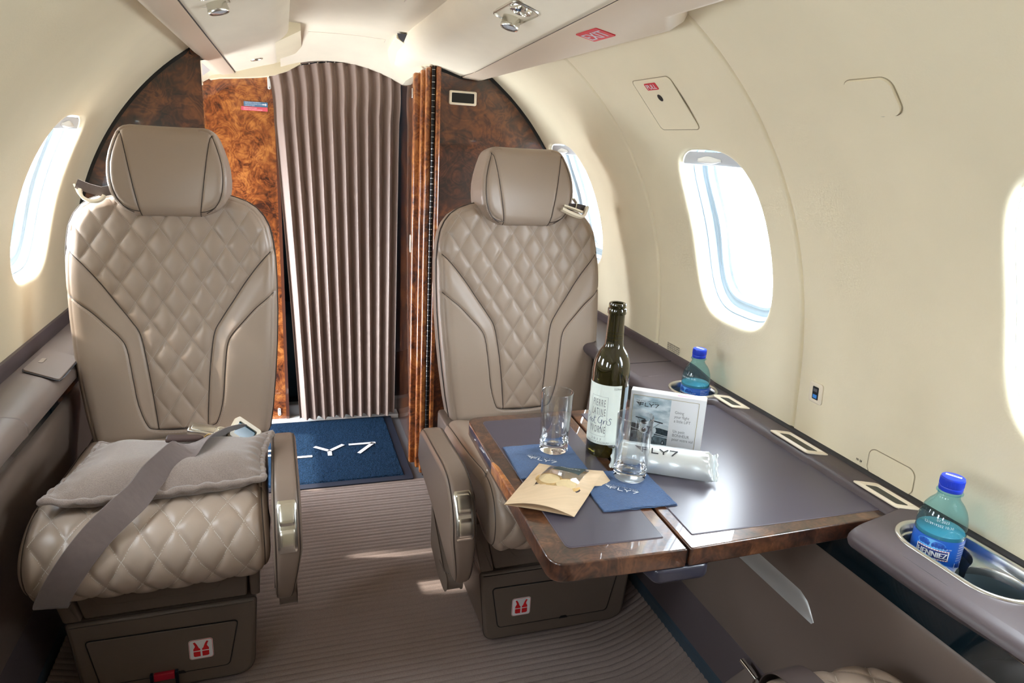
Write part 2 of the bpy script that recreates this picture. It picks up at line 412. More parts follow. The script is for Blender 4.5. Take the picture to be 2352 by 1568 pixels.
SKIN = mat('outer_skin', (0.55, 0.55, 0.55), 0.6)
for side in (1, -1):
    mb = MB(); skin(mb, side)
    ye = 2.95 if side > 0 else 2.2
    mb.grid([[(side * x, y, z) for (x, z) in ((.86, .64), (.86, .3), (.78, -.03), (0, -.05))] for y in (-1.45, ye)], 0, False)
    mb.build('trim_%d' % (1 if side > 0 else 2), SKIN, kind='structure')
mb = MB()
mb.grid([[(x, y, 1.47 + .06 * math.cos(x * 3.2)) for x in np.linspace(-.36, .36, 9)] for y in (-1.45, 2.95)], 0, True)
mb.grid([[(x, y, z) for (x, z) in ((-.36, 1.49), (-.62, 1.30), (-.80, 1.22), (-.86, .86))] for y in (2.2, 2.95)], 0, True)  # skin carried low over the unseen door opening to dim the entry
mb.grid([[(x, y, z) for z in (-.05, 1.08)] for x, y in ((-.86, 2.2), (-.86, 2.27))], 0, False); mb.grid([[(x, y, z) for z in (-.05, 1.08)] for x, y in ((-.86, 2.80), (-.86, 2.95))], 0, False)  # unseen jambs added to narrow the opening and its daylight
mb.grid([[(x, y, -.05) for x in (-.80, .2)] for y in (2.2, 2.95)], 0, True)
mb.build('trim_3', SKIN, kind='structure')
# ------------------------------------------------------------------ ceiling
def psu_z(x): return float(np.interp(x, [.200, .212, .245, .29, .330, .343], [1.412, 1.406, 1.3975, 1.385, 1.3725, 1.3685]))
def val_in(side, y): return .3445 if side < 0 else .3440 - .055 * max(0.0, 2.05 - y)
mb = MB()
def ceil_sec(side, y):
    e = max(0.0, 1.05 - y) * .9 if side > 0 else 0; e = min(e, .055)
    lip = .165
    base = [(lip, 1.475), (lip, 1.452), (lip + .004, 1.440), (.188, 1.420), (.200, 1.412)]
    xi = val_in(side, y) + .002
    return base + [(x, psu_z(x)) for x in (min(.212, xi), min(.245, xi), min(.29, xi), min(.330, xi), min(.343, xi))]
for side in (1, -1):
    y1 = 2.80
    G = [[(side * x, y, z) for x, z in ceil_sec(side, y)] for y in np.linspace(-1.45, y1, 30)]
    mb.grid(G, 0, True, flip=side > 0)
# centre channel, shallow dome, dropping to the curtain header at the front
def chan_z(x, y): return 1.473 - .10 * x * x - .040 * max(0, min(1, (y - 2.25) / .5)) ** 1.3 - (.9 * x * x) * max(0, min(1, (y - 2.25) / .5))
mb.grid([[(x, y, chan_z(x, y)) for x in np.linspace(-.19, .27, 15)] for y in list(np.linspace(-1.45, 2.2, 12)) + list(np.linspace(2.25, 2.82, 12))], 0, True, flip=True)
# service panel outlines in the channel
for pts in ([(-.108, 2.335), (-.106, 2.32), (.0, 2.19), (.002, 2.19), (.118, 2.30), (.122, 2.33)],):
    mb.tube([(x, y, chan_z(x, y) + .0004) for x, y in ((-.107, 2.36), (-.107, 2.32), (-.05, 2.32), (0, 2.32), (.06, 2.32), (.125, 2.32), (.125, 2.36))], .0012, 4, 1)
    mb.tube([(.084, y, chan_z(.084, y)) for y in (1.3, 1.5, 1.71)], .0012, 4, 1)
mb.build('ceiling', [SUEDE, VALANCE], kind='structure')
# header blocks either side of the channel over the entry
mb = MB()
mb.add([(-.202, 2.17, 1.4105), (-.132, 2.20, 1.452), (-.114, 2.80, 1.440), (-.202, 2.80, 1.4095), (-.202, 2.17, 1.49), (-.132, 2.20, 1.49), (-.114, 2.80, 1.49), (-.202, 2.80, 1.49)],
       [(0, 1, 2, 3), (0, 4, 5, 1), (1, 5, 6, 2), (3, 2, 6, 7)], 0, False)
mb.add([(.145, 2.23, 1.462), (.20, 2.20, 1.425), (.255, 2.22, 1.392), (.252, 2.72, 1.378), (.215, 2.74, 1.395), (.155, 2.80, 1.432),
        (.145, 2.23, 1.49), (.255, 2.22, 1.49), (.252, 2.72, 1.49), (.155, 2.80, 1.49), (.252, 2.82, 1.39), (.252, 2.82, 1.49)],
       [(0, 5, 4, 1), (1, 4, 3, 2), (0, 6, 9, 5), (0, 1, 2, 7, 6), (5, 9, 11, 10, 4), (4, 10, 3)], 0, False)
mb.add([(.136, 2.16, 1.466), (.165, 2.16, 1.466), (.165, 2.225, 1.45), (.150, 2.225, 1.462)], [(0, 1, 2, 3)], 1, False)
mb.grid([[(x, 2.766, z0 + dz) for x, z0 in ((-.43, 1.338), (-.40, 1.345), (-.335, 1.351), (-.27, 1.358), (-.21, 1.368), (-.165, 1.386), (-.121, 1.413))] for dz in (0, .12)], 0, True)
mb.grid([[(x, y, z0) for x, z0 in ((-.43, 1.338), (-.40, 1.345), (-.335, 1.351), (-.27, 1.358), (-.21, 1.368), (-.165, 1.386), (-.121, 1.413))] for y in (2.766, 2.83)], 0, True)
mb.build('trim_4', [CREAM, DARKTRIM], kind='structure')
# tan valance between overhead panel and wall, both sides
for side, nm in ((1, 'trim_5'), (-1, 'trim_6')):
    mb = MB(); G = []
    ys = list(np.linspace(-1.45, .9, 10)) + list(np.linspace(.93, 1.06, 14)) + list(np.linspace(1.1, 2.2, 12)) + ([2.5, 2.80] if side < 0 else [])
    for y in ys:
        q = min(.06, max(0.0, 1.055 - y) ** 1.0 * .62) if side > 0 else 0
        xo = .432 - q
        xi = val_in(side, y); zi = psu_z(xi)
        sec = [(xi, zi + .006), (xi, zi - .0035), (xi + .0035, zi - .0055), (xo - .037, 1.3590), (xo - .026, 1.3605), (xo - .005, 1.3745), (xo, 1.384), (xo + .004, 1.40 + q * .3)]
        if side < 0: sec = [(x - (.012 if x > .36 else 0), z - (.004 if x > .36 else 0)) for x, z in sec]
        G.append([(side * x, y, z) for x, z in sec])
    mb.grid(G, 0, True, flip=side > 0)
    mb.tube([(side * (val_in(side, y) - .0008), y, psu_z(val_in(side, y)) - .0013) for y in (-1.4, .5, 1.5, 2.05, 2.2 if side > 0 else 2.8)], .0013 if side < 0 else .0006, 4, 1)
    mb.build(nm, [VALANCE, DARKTRIM], kind='structure')

# ------------------------------------------------------------------ floor: ribbed carpet with coved edges
mb = MB()
xs = np.concatenate([[-.70, -.66, -.62, -.58, -.54], np.linspace(-.5, .5, 14), [.54, .57, .60, .63, .655, .68, .70]])
pitch = .0176; ys = np.arange(-.2, 2.215, pitch / 8)
rib = .5 - .5 * np.cos(np.arange(len(ys)) / 8 * 2 * PI)
rib = .0036 * (1 - (1 - rib) ** 3)
dbl = np.where((np.arange(len(ys)) // 8) % 2 == 0, 1.0, .72)
X, Y = np.meshgrid(xs, ys); Z = np.repeat((rib * dbl)[:, None], len(xs), 1)
cove = np.clip((np.abs(X) - .47) / .22, 0, 1) ** 2 * .045
Yc = Y + np.clip((X - .47) / .22, 0, 1) ** 1.6 * .035
mb.grid(np.stack([X, Yc, Z + cove - .003], -1), 0, True, flip=True)
mb.add([(-.7, -1.45, -.001), (.7, -1.45, -.001), (.7, -.195, .0), (-.7, -.195, .0)], [(0, 1, 2, 3)], 0, False)
mb.add([(-.86, 2.2, -.006), (.7, 2.2, -.006), (.7, 2.84, -.006), (-.86, 2.84, -.006)], [(0, 1, 2, 3)], 1, False)
mb.add([(-.86, -1.45, -.02), (.86, -1.45, -.02), (.86, 2.84, -.02), (-.86, 2.84, -.02)], [(0, 1, 2, 3)], 1, False)
mb.build('floor', [CARPET, mat('entry_floor', (.12, .12, .13), .6)], kind='structure')

# ------------------------------------------------------------------ side ledges, black reveal strip, lower side panels, kick panels
def sstep(a, b, x): t = max(0.0, min(1.0, (x - a) / (b - a))); return t * t * (3 - 2 * t)
CUPS = []
def x_in(y):
    w = sstep(.700, .738, y) * (1 - sstep(1.222, 1.262, y))
    return (.600 + .012 * sstep(.60, .3, y)) * (1 - w) + .716 * w
def stadium(y0, y1, xc, r, n=16):
    P = [(xc + r * math.cos(a), y1 + r * math.sin(a)) for a in np.linspace(0, PI, n)]
    return P + [(xc + r * math.cos(a), y0 + r * math.sin(a)) for a in np.linspace(PI, 2 * PI, n)]
led_r = thing('side_ledge', 'dark leather side ledge with cup holders and vents under the right windows', 'ledge', (.70, 1.0, .645), group=None)
def led(mb, name, mats, label=None, parent=None):
    o = mb.build(name, mats, parent or led_r, label=label)
    if (parent or led_r) is led_r: o.matrix_parent_inverse = Matrix.Translation((-.70, -1.0, -.645))
    return o
# top surface built as strips around cup-holder openings
HOLES = [(.552, .640, .705, .0545), (1.296, 1.296, .702, .0540)]      # y0,y1,xc,r
def top_z(x): return .6445 + .002 * sstep(.6, .77, x)
mb = MB()
yb = [-1.45, .455, .743, 1.205, 1.40, 2.215]
def side_prof(y):
    xi = x_in(y); dz = 0
    k = 1 - sstep(.700, .738, y) * (1 - sstep(1.222, 1.262, y)); q = .014 * sstep(.62, .35, y) * k
    return [(xi + .020, .6448), (xi + .010, .6435), (xi + .003, .6400), (xi - .002, .6345), (xi - .003, .628), (xi + .001 + q, .620), (xi + .008 + q, .613), (xi + .020 + q, .607), (.70, .600)]
yy = list(np.linspace(-1.45, .3, 10)) + list(np.linspace(.34, .69, 10)) + list(np.linspace(.70, .745, 12)) + list(np.linspace(.80, 1.2, 8)) + list(np.linspace(1.215, 1.27, 12)) + list(np.linspace(1.33, 2.215, 12))
mb.grid([[(x, y, z) for x, z in side_prof(y)] for y in yy], 0, True, flip=False)
def flat_strip(y0, y1, n=8):
    for a, b in zip(np.linspace(y0, y1, n + 1)[:-1], np.linspace(y0, y1, n + 1)[1:]):
        mb.add([(x_in(a) + .020, a, .6448), (.768, a, .6465), (.768, b, .6465), (x_in(b) + .020, b, .6448)], [(0, 1, 2, 3)], 0, True)
flat_strip(-1.45, .455); flat_strip(1.40, 2.215)
flat_strip(.743, 1.205, 6)
for (ya, yb_, H) in ((.455, .743, HOLES[0]), (1.205, 1.40, HOLES[1])):
    hy0, hy1, hx, hr = H; yc = (hy0 + hy1) / 2
    hole = stadium(hy0, hy1, hx, hr, 120); n = len(hole); G = [[], []]
    for (x, y) in hole:
        dx, dy = x - hx, y - yc
        L = (x_in(y) + .020); t = []
        # walk along the ray to the border of the ledge patch
        k = 1.0
        while True:
            k += .002; X = hx + dx * k; Y = yc + dy * k
            if Y <= ya or Y >= yb_ or X >= .768 or X <= x_in(Y) + .020: break
            if k > 60: break
        Y = min(max(Y, ya), yb_); X = min(max(X, x_in(Y) + .020), .768)
        G[0].append((x, y, .6455)); G[1].append((X, Y, top_z(X)))
    # insert patch corners by nearest snapping
    for cx, cy in ((x_in(ya) + .02, ya), (.768, ya), (x_in(yb_) + .02, yb_), (.768, yb_)):
        i = min(range(n), key=lambda q: (G[1][q][0] - cx) ** 2 + (G[1][q][1] - cy) ** 2); G[1][i] = (cx, cy, top_z(cx))
    mb.grid(G, 0, True, close_v=True, flip=False)
# black joint against the wall
mb.grid([[(x, y, z) for x, z in ((.766, .6466), (.7680, .6495), (.772, .6510), (.779, .6510))] for y in (-1.45, 1.0, 1.6, 2.215)], 1, True, flip=False)
led(mb, 'ledge_top', [LEDGE, DARKTRIM])
# thicker dark riser further forward along the wall
mb = MB(); mb.grid([[(x, y, z) for x, z in ((.7625, .646), (.7650, .650), (.7665, .661), (.771, .665), (.779, .665))] for y in np.linspace(1.42, 2.215, 6)], 0, True, flip=False)
mb.grid([[(x, y, z) for x, z in ((.7655, .646), (.769, .650 + .015 * sstep(1.30, 1.42, y)), (.779, .650 + .015 * sstep(1.30, 1.42, y)))] for y in np.linspace(1.28, 1.42, 8)], 0, True, flip=False)
mb.tube([(x_in(1.50) + .02, 1.50, .6452), (.764, 1.50, .6468)], .0009, 4, 1)
led(mb, 'riser', [LEDGE, DARKTRIM])
# air vents in the ledge: cream bezel, dark insert
def vent(yc, ln=.105, w=.040):
    mb = MB(); cx = .7435
    M = Matrix.Translation((cx, yc, .6462))
    out = round_poly([(-w / 2, -ln / 2 + .012), (w / 2 - .004, -ln / 2 - .006), (w / 2 - .004, ln / 2 - .012), (-w / 2, ln / 2 + .006)], .006, 4)
    inn = round_poly([(-w / 2 + .010, -ln / 2 + .022), (w / 2 - .014, -ln / 2 + .012), (w / 2 - .014, ln / 2 - .022), (-w / 2 + .010, ln / 2 - .012)], .004, 4)
    mid = [((a[0] * .55 + b[0] * .45), (a[1] * .55 + b[1] * .45)) for a, b in zip(out, inn)]
    G = [[(x, y, z) for x, y in r] for r, z in ((out, -.001), (out, .001), (mid, .0035), (inn, .0005))]
    mb.grid(G, 0, True, close_v=True, flip=True, M=M)
    o = led(mb, 'air_vent', [CHAMP], 'cream framed')
    m2 = MB(); m2.poly([(x, y, .0007) for x, y in inn], 0, M=M); v = m2.build('vent_insert', [SMOKE], o)
for yc, ln in ((1.205, .085), (.985, .115), (.772, .100)): vent(yc, ln)
# cup holders
def cup(H, label=None):
    hy0, hy1, hx, hr = H; mb = MB()
    def st(d, z, nn=24):
        pts = []
        for (x, y) in stadium(hy0, hy1, hx, hr, nn): 
            cy = hy1 if y >= hy1 else (hy0 if y <= hy0 else y)
            L = math.hypot(x - hx, y - cy); pts.append((hx + (x - hx) * (L - d) / L, cy + (y - cy) * (L - d) / L, z))
        return pts
    seq = [(-.0035, .6458), (-.0025, .6480), (0, .6490), (.0030, .6478), (.0045, .645), (.0055, .638), (.006, .634)]
    mb.grid([st(d, z) for d, z in seq], 0, True, close_v=True, flip=True)
    if hy1 > hy0:   # satin shelf between the two wells
        import itertools
        def fig8(d, z):
            pts = []
            r0 = hr - .006 - d
            for (x, y) in stadium(hy0, hy1, hx, hr - .006, 24):
                c = hy1 if y > (hy0 + hy1) / 2 else hy0
                if y > hy1 or y < hy0 or True:
                    L = math.hypot(x - hx, y - c); dxx, dyy = (x - hx) / L, (y - c) / L
                    pts.append((hx + dxx * r0, c + dyy * r0, z))
            return pts
        # waist points
        def well(d, z):
            pts = []; r0 = hr - .008 - d
            for k in range(56):
                a = 2 * PI * k / 56
                # union-of-circles outline seen from the midpoint
                m = (hy0 + hy1) / 2; h = (hy1 - hy0) / 2; dx_, dy_ = math.cos(a), math.sin(a)
                s_ = abs(dy_) * h; disc = s_ * s_ - h * h + r0 * r0; t = s_ + math.sqrt(max(disc, 1e-6))
                wst = .72; t2 = t * (1 - (1 - wst) * math.exp(-(dy_ / .30) ** 2))
                pts.append((hx + dx_ * t2, m + dy_ * t2, z))
            return [(max(px_, .6535) if z < .625 else px_, py_, pz_) for px_, py_, pz_ in pts]
        def outer(z):
            pts = []; m = (hy0 + hy1) / 2
            for k in range(56):
                a = 2 * PI * k / 56; dx_, dy_ = math.cos(a), math.sin(a); r0 = hr - .006; h = (hy1 - hy0) / 2
                t = r0 / max(abs(dx_), 1e-6)
                if abs(t * dy_) > h:
                    s_ = abs(dy_) * h; t = s_ + math.sqrt(max(s_ * s_ - h * h + r0 * r0, 1e-6))
                pts.append((hx + dx_ * t, m + dy_ * t, z))
            return pts
        mb.grid([outer(.634), outer(.633), well(0, .632), well(.001, .629), well(.0015, .620)], 0, True, close_v=True, flip=True)
        o = led(mb, 'cup_holder', [STEEL], label)
        m2 = MB(); m2.grid([well(.0015, .620), well(.002, .60), well(.004, .562), well(.012, .556)], 0, True, close_v=True, flip=True)
        m2.poly(well(.012, .556), 0, True)
        m2.build('cup_well', [mat('cup_well', (.085, .125, .15), .35)], o)
    else:
        o = led(mb, 'cup_holder', [STEEL], label)
        m2 = MB(); m2.grid([st(.006, .634), st(.007, .60), st(.009, .560), st(.02, .556)], 0, True, close_v=True, flip=True); m2.poly(st(.02, .556), 0, True)
        m2.build('cup_well', [mat('cup_well', (.085, .125, .15), .35)], o)
cup(HOLES[0], 'double holder with figure-eight opening'); cup(HOLES[1], 'single round holder')

def lower_side(side, names, y1):
    ysn = np.linspace(-1.45, y1, 24)
    mb = MB(); xo = .649 if side > 0 else .700
    mb.grid([[(side * x, y, z) for x, z in ((.71, .602), (xo, .598), (xo, .57), (xo - .002, .548), (xo + .03, .520))] for y in ysn], 0, True, flip=side > 0)
    if side > 0: mb.tube([(side * (xo - .001), y, .5965 - .0 * y) for y in (-1.4, 0, .62, .66)], [.0015, .0022, .0012, .0003], 6, 1)
    mb.build(names[0], [BLACKGLOSS, CHROME], kind='structure')
    mb = MB()
    pr = [(.73, .525), (.694, .540), (.678, .5445), (.668, .542), (.661, .534), (.659, .520), (.660, .50), (.664, .47), (.669, .43), (.674, .39), (.680, .33), (.688, .26), (.696, .20), (.701, .168)]
    if side < 0: pr = [(x + .028, z) for x, z in pr]
    P = [(p[0], p[1], 0) for p in pr]; P = [(p[0], p[1]) for p in smooth_path(P, 3)]
    mb.grid([[(side * x, y, z) for x, z in P] for y in ysn], 0, True, flip=side > 0)
    pk = [(.7012, .168), (.6985, .165), (.678, .078), (.6765, .072)]
    if side < 0: pk = [(x + .028, z) for x, z in pk]
    mb.grid([[(side * x, y, z) for x, z in pk] for y in ysn], 1, False, flip=side > 0)
    ob = mb.build(names[1], [SIDE, LEDGE], kind='structure')
    mb = MB(); o2 = 0 if side > 0 else .028
    mb.grid([[(side * (x + o2), y, z) for x, z in ((.6775, .074), (.6745, .070), (.674, .062), (.676, -.01))] for y in ysn], 0, True, flip=side > 0)
    mb.build(names[2], [KICK], kind='structure')
    return ob
lower_side(1, ('trim_7', 'trim_8', 'baseboard_right'), 2.2)
lower_side(-1, ('trim_9', 'trim_10', 'baseboard_left'), 2.2)
# brushed steel pull recess in the lower right side panel
mb = MB()
def sp(y, v):   # point on side panel around z
    z = v; x = float(np.interp(z, [.33, .39, .43, .47, .50, .52], [.680, .674, .669, .664, .660, .659])); return x
G = []
for y in np.linspace(.80, 1.36, 30):
    t = min(1, max(0, (y - .80) / .045)); hi = .387 + .044 * math.sin(t * PI / 2) ** .6
    row = []
    for f in np.linspace(0, 1, 8):
        z = .386 + (hi - .386) * f
        row.append((sp(y, z) - .0062 * (1 - f ** 5) + .0030 * math.sin(PI * f) + .001 * f ** 5, y, z))
    G.append(row)
mb.grid(G, 0, True, flip=False)
t = thing('pull_handle', 'long brushed steel pull recess let into the lower right side panel', 'handle', (.67, .8, .39)); 
o = mb.build('recess_plate', [SATIN], t); o.matrix_parent_inverse = Matrix.Translation((-.67, -.8, -.39))
# metal hinge fitting low on the panel
t = thing('metal_fitting', 'small steel hinge fitting with a round pin low on the right side panel', 'fitting', (.69, .95, .15))
mb = MB(); M = frame((.678, .962, .135), (0.12, -1, 0), (0.1, 0, 1))
mb.prism(round_poly([(-.03, -.05), (.045, -.05), (.045, .032), (.02, .040)], .006), 0, .008, .002, M=M)
mb.build('plate', [STEEL], t).matrix_parent_inverse = Matrix.Translation((-.69, -.95, -.15))
mb = MB(); mb.tube([tuple(M @ Vector(p)) for p in ((.005, .040, .010), (.05, .030, .010))], .006, 12); mb.lathe([(0, -.002), (.008, -.002), (.008, .004), (.004, .005), (.004, .002), (0, .002)], 16, M=M @ Matrix.Translation((.052, .024, .012)))
mb.build('pin', [CHROME], t).matrix_parent_inverse = Matrix.Translation((-.69, -.95, -.15))

# ---- left ledge
led_l = thing('side_ledge', 'narrow brown side ledge with a flush lid under the left window', 'ledge', (-.72, 1.0, .63))
def ledl(mb, name, mats, label=None, parent=None):
    o = mb.build(name, mats, parent or led_l, label=label)
    if parent is None: o.matrix_parent_inverse = Matrix.Translation((.72, -1.0, -.63))
    return o
def seg(y0, y1, mb):
    sec = [(-.768, .6400), (-.745, .6395), (-.70, .6370), (-.680, .6330), (-.669, .6260), (-.664, .615), (-.665, .600), (-.672, .592), (-.71, .590)]
    ys = [y0, y0 + .002] + list(np.linspace(y0 + .01, y1 - .01, 6)) + [y1 - .002, y1]
    mb.grid([[(x + (0 if 0 < i < len(ys) - 1 else -.001), y, z - (0 if 0 < i < len(ys) - 1 else .003)) for x, z in sec] for i, y in enumerate(ys)], 0, True, flip=True)
mb = MB(); seg(-1.45, .6, mb); seg(.6, 1.398, mb); seg(1.400, 2.215, mb)
ledl(mb, 'ledge_top', [LEDGEL])
mb = MB(); mb.grid([[(x, y, z) for x, z in ((-.764, .639), (-.763, .655), (-.7635, .668), (-.767, .672), (-.776, .672))] for y in (-1.45, 0, 1, 2.215)], 0, True, flip=True)
ledl(mb, 'riser', [LEDGE])
mb = MB(); M = Matrix.Translation((-.7055, 1.705, .6385)) @ Matrix.Rotation(math.radians(4.5), 4, 'Y')
lid = round_poly([(-.043, -.045), (.043, -.105), (.043, .055), (-.030, .105), (-.043, .100)], .012, 5)
mb.prism(lid, -.001, .0045, .0015, M=M); o = ledl(mb, 'lid', [LEDGEL])
mb = MB(); mb.tube([tuple(M @ Vector((x, y, .0006))) for x, y in [(a * 1.025, b * 1.018) for a, b in lid]], .0012, 4, closed=True); mb.poly([tuple(M @ Vector(p)) for p in ((.020, -.075, .0012), (.043, -.106, .0012), (.047, -.075, .0012), (.047, -.03, .0012))]); mb.build('lid_gap', [DARKTRIM], o)
mb = MB(); mb.prism(rr(.010, .032, .004), 0, .0012, .0004, M=M @ Matrix.Translation((-.022, .02, .0045))); mb.build('badge', [mat('badge', (.40, .33, .28), .3, metal=.6)], o)

# ------------------------------------------------------------------ forward bulkheads, entry, partition
def prof_x_at(z, side): 
    s = s_at(z); return wall_pt(side, 0, s)[0]
def bulkhead(side, xin, Y, th, name):
    pts = [(xin, -.02)]
    out = [( .79, -.02), (.79, .62)] + [(wall_pt(1, 0, s)[0], wall_pt(1, 0, s)[2]) for s in np.linspace(.03, S_TOP, 40)]
    outw = [(.86, -.02), (.86, .62)] + [(wall_pt(1, 0, s, -.05)[0], wall_pt(1, 0, s, -.05)[2]) for s in np.linspace(.03, S_TOP, 40)]
    top = [(.43, 1.372), (.345, 1.369), (.30, 1.382)] if side > 0 else [(.43, 1.372)]
    top = [(x, z) for x, z in top if x > xin + .004]
    zt = 1.369 if side < 0 else 1.392
    poly = [(xin, -.02)] + outw + [(x, z + .03) for x, z in top] + [(xin, zt + (.03 if side > 0 else 0))]
    mb = MB(); P = [(side * x, z) for x, z in poly]
    if side < 0: P = P[::-1]
    M = Matrix(((1, 0, 0, 0), (0, 0, -1, Y), (0, 1, 0, 0), (0, 0, 0, 1)))     # local z -> -Y
    M = frame((0, Y, 0), (1, 0, 0), (0, 0, 1))       # normal points to -Y
    mb.prism(P, -th, 0, 0, M=M)
    ed = [(side * x, z) for x, z in out[3:] + (top + [(xin, zt)] if side > 0 else [(.43, 1.366)])]
    off = []
    for i, (x, z) in enumerate(ed):
        a = ed[max(i - 1, 0)]; b = ed[min(i + 1, len(ed) - 1)]; tx, tz = b[0] - a[0], b[1] - a[1]; l = math.hypot(tx, tz)
        nx, nz = (-tz / l, tx / l); 
        if nx * -x + nz * (.6 - z) < 0: nx, nz = -nx, -nz
        off.append((x + nx * .009, z + nz * .009))
    mb.grid([[(x, Y - .0012, z) for x, z in ed], [(x, Y - .0012, z) for x, z in off], [(x, Y + .001, z) for x, z in off]], 1, False, flip=side < 0)
    mb.build(name, [BURL_D, BLACK], kind='structure')
bulkhead(1, .262, 2.215, .03, 'trim_11')
bulkhead(-1, .402, 2.215, .035, 'trim_12')
# far bulkhead: burl left of the curtain, the daylight on it put into the colour
mb = MB(); M = frame((0, 2.83, 0), (1, 0, 0), (0, 0, 1))
mb.prism([(-.86, -.02), (-.218, -.02), (-.218, 1.412), (-.33, 1.380), (-.39, 1.366), (-.43, 1.355), (-.5, 1.31), (-.62, 1.22), (-.86, .95)], -.03, 0, 0, M=M)
mb.build('trim_13', [BURL_L], kind='structure')
mb = MB(); mb.prism([(-.218, -.02), (-.206, -.02), (-.206, 1.372), (-.218, 1.373)], -.03, .004, 0, M=M); mb.build('trim_14', [mat('door_edge', (.10, .035, .02), .25, coat=.8)], kind='structure')
# cream lining over the entry with a pale service panel
mb = MB()
mb.grid([[(x, y, z) for x, z in ((-.392, 1.357), (-.42, 1.352), (-.46, 1.328), (-.53, 1.275), (-.60, 1.21), (-.66, 1.13))] for y in (2.252, 2.5, 2.83)], 0, True, flip=True)
mb.build('wall_front', [CREAM], kind='structure')
t = thing('entry_light_panel', 'pale grey switch and lamp panel over the entry beside the left bulkhead', 'panel', (-.43, 2.45, 1.33))
M = frame((-.437, 2.44, 1.334), (0, -1, 0), (.80, 0, .60))
mb = MB(); mb.prism(rr(.30, .085, .012), -.001, .006, .002, M=M); mb.build('bezel', [WHITE], t).matrix_parent_inverse = Matrix.Translation((.43, -2.45, -1.33))
mb = MB(); mb.prism(rr(.20, .050, .006), 0, .0075, .001, M=M); 
for q in range(4): mb.lathe([(0, .011), (.004, .011), (.005, .007)], 10, 1, M=M @ Matrix.Translation((-.06 + .035 * q, .008, 0)))
mb.build('switch_plate', [mat('panel_grey', (.42, .45, .48), .3), mat('switch_dark', (.1, .1, .11), .4)], t).matrix_parent_inverse = Matrix.Translation((.43, -2.45, -1.33))
# right partition beyond the folded door leaves
mb = MB(); mb.box(.250, .275, 2.24, 2.86, -.02, 1.42, .002)
mb.build('trim_15', [BURL_D], kind='structure')
mb = MB(); mb.box(.262, .80, 2.245, 2.90, -.02, 1.40); mb.build('trim_16', [BURL_D], kind='structure')
t = thing('folding_door', 'glossy burl wood folding door stacked open at the right side of the aisle', 'door', (.24, 2.3, 0))
inv = Matrix.Translation((-.24, -2.3, 0))
for i, (x0, x1, y0, y1, h) in enumerate(((.236, .250, 2.222, 2.245, 1.388), (.229, .250, 2.268, 2.296, 1.385), (.214, .250, 2.312, 2.345, 1.378))):
    mb = MB(); mb.box(x0, x1 + .004, y0, y1, .012, h, .006, 4); mb.build('door_leaf', [BURL_L], t).matrix_parent_inverse = inv
mb = MB(); mb.tube([(.2565, 2.208, .01), (.2565, 2.208, 1.388)], .0055, 12)
for z in np.arange(.03, 1.385, .018): mb.tube([(.2565, 2.208, z), (.2565, 2.208, z + .0012)], .0060, 12, 1)
mb.build('hinge', [mat('hinge_black', (.02, .02, .022), .2, metal=.6), CHROME], t).matrix_parent_inverse = inv
mb = MB(); mb.box(.2095, .2145, 2.322, 2.336, .80, .86, .002); mb.build('latch', [CHAMP], t).matrix_parent_inverse = inv
mb = MB(); mb.box(.2095, .2145, 2.322, 2.336, 1.30, 1.33, .002); mb.build('catch_plate', [STEEL], t).matrix_parent_inverse = inv
# burl framing trim right of the hinge
mb = MB(); mb.box(.2635, .278, 2.196, 2.214, .0, 1.392, .006, 4); mb.build('trim_17', [BURL_L], kind='structure')
# sill and step at the end of the aisle
mb = MB(); mb.box(-.30, .25, 2.80, 2.86, -.02, .012, .003); mb.box(-.25, .26, 2.86, 2.90, -.02, .06, .003, mi=1)
mb.build('trim_18', [WHITE, mat('step_grey', (.28, .29, .30), .4)], kind='structure')
# cockpit beyond the curtain: dark enclosure with dim equipment boxes
mb = MB(); mb.box(-.80, .80, 2.885, 3.9, -.05, 1.5)
o = mb.build('wall_back', [mat('cockpit_dark', (.02, .03, .04), .6)], kind='structure')
bm = bmesh.new(); bm.from_mesh(o.data); bmesh.ops.delete(bm, geom=[f for f in bm.faces if abs(f.calc_center_median().y - 2.885) < .001], context='FACES'); bm.to_mesh(o.data); bm.free()
t = thing('cockpit_seat', 'dark blue grey cockpit seat side glimpsed left of the curtain', 'seat', (-.19, 3.15, 0))
mb = MB(); mb.box(-.10, .06, -.12, .16, .02, .42, .02); mb.box(-.09, .05, .10, .18, .40, .80, .03); mb.build('seat_shell', [mat('cockpit_blue', (.03, .08, .11), .5)], t)

# aft bulkhead behind the camera
mb = MB(); mb.box(-.80, .80, -1.50, -1.44, -.05, 1.5); mb.build('wall_aft', [CREAM], kind='structure')
# ------------------------------------------------------------------ curtain
t = thing('curtain', 'brown pleated curtain hanging from a curved rail across the cockpit doorway', 'curtain', (.0, 2.775, 0))
inv = Matrix.Translation((0, -2.775, 0))
mb = MB(); NP = 10.7; nu = 241; nv = 60; G = []
for j in range(nv):
    v = j / (nv - 1); ztop0 = 0; row = []
    for i in range(nu):
        u = i / (nu - 1)
        xt = -.232 + .475 * u; xb = -.165 + .392 * u
        zt = 1.430 - .9 * (xt - .03) ** 2
        k = v ** .8; x = xt * (1 - k) + xb * k
        z = zt * (1 - v) + (.022 + .004 * math.sin(u * 40)) * v
        ph = u * NP * 2 * PI + .5 * math.sin(5 * u + .6) + .10 * math.sin(7 * v + u * 9)
        tri = math.sin(ph + .55 * math.sin(ph))
        amp = .010 + .0055 * min(1, v * 6)
        y = 2.785 + amp * tri + .004 * math.sin(5 * v + 7 * u)
        x += (.004 * math.sin(26 * v) if v < .12 else 0)
        row.append((x, y, z))
    G.append(row)
mb.grid(G, 0, True, flip=True)
mb.build('curtain_panel', [CURTAIN], t).matrix_parent_inverse = inv
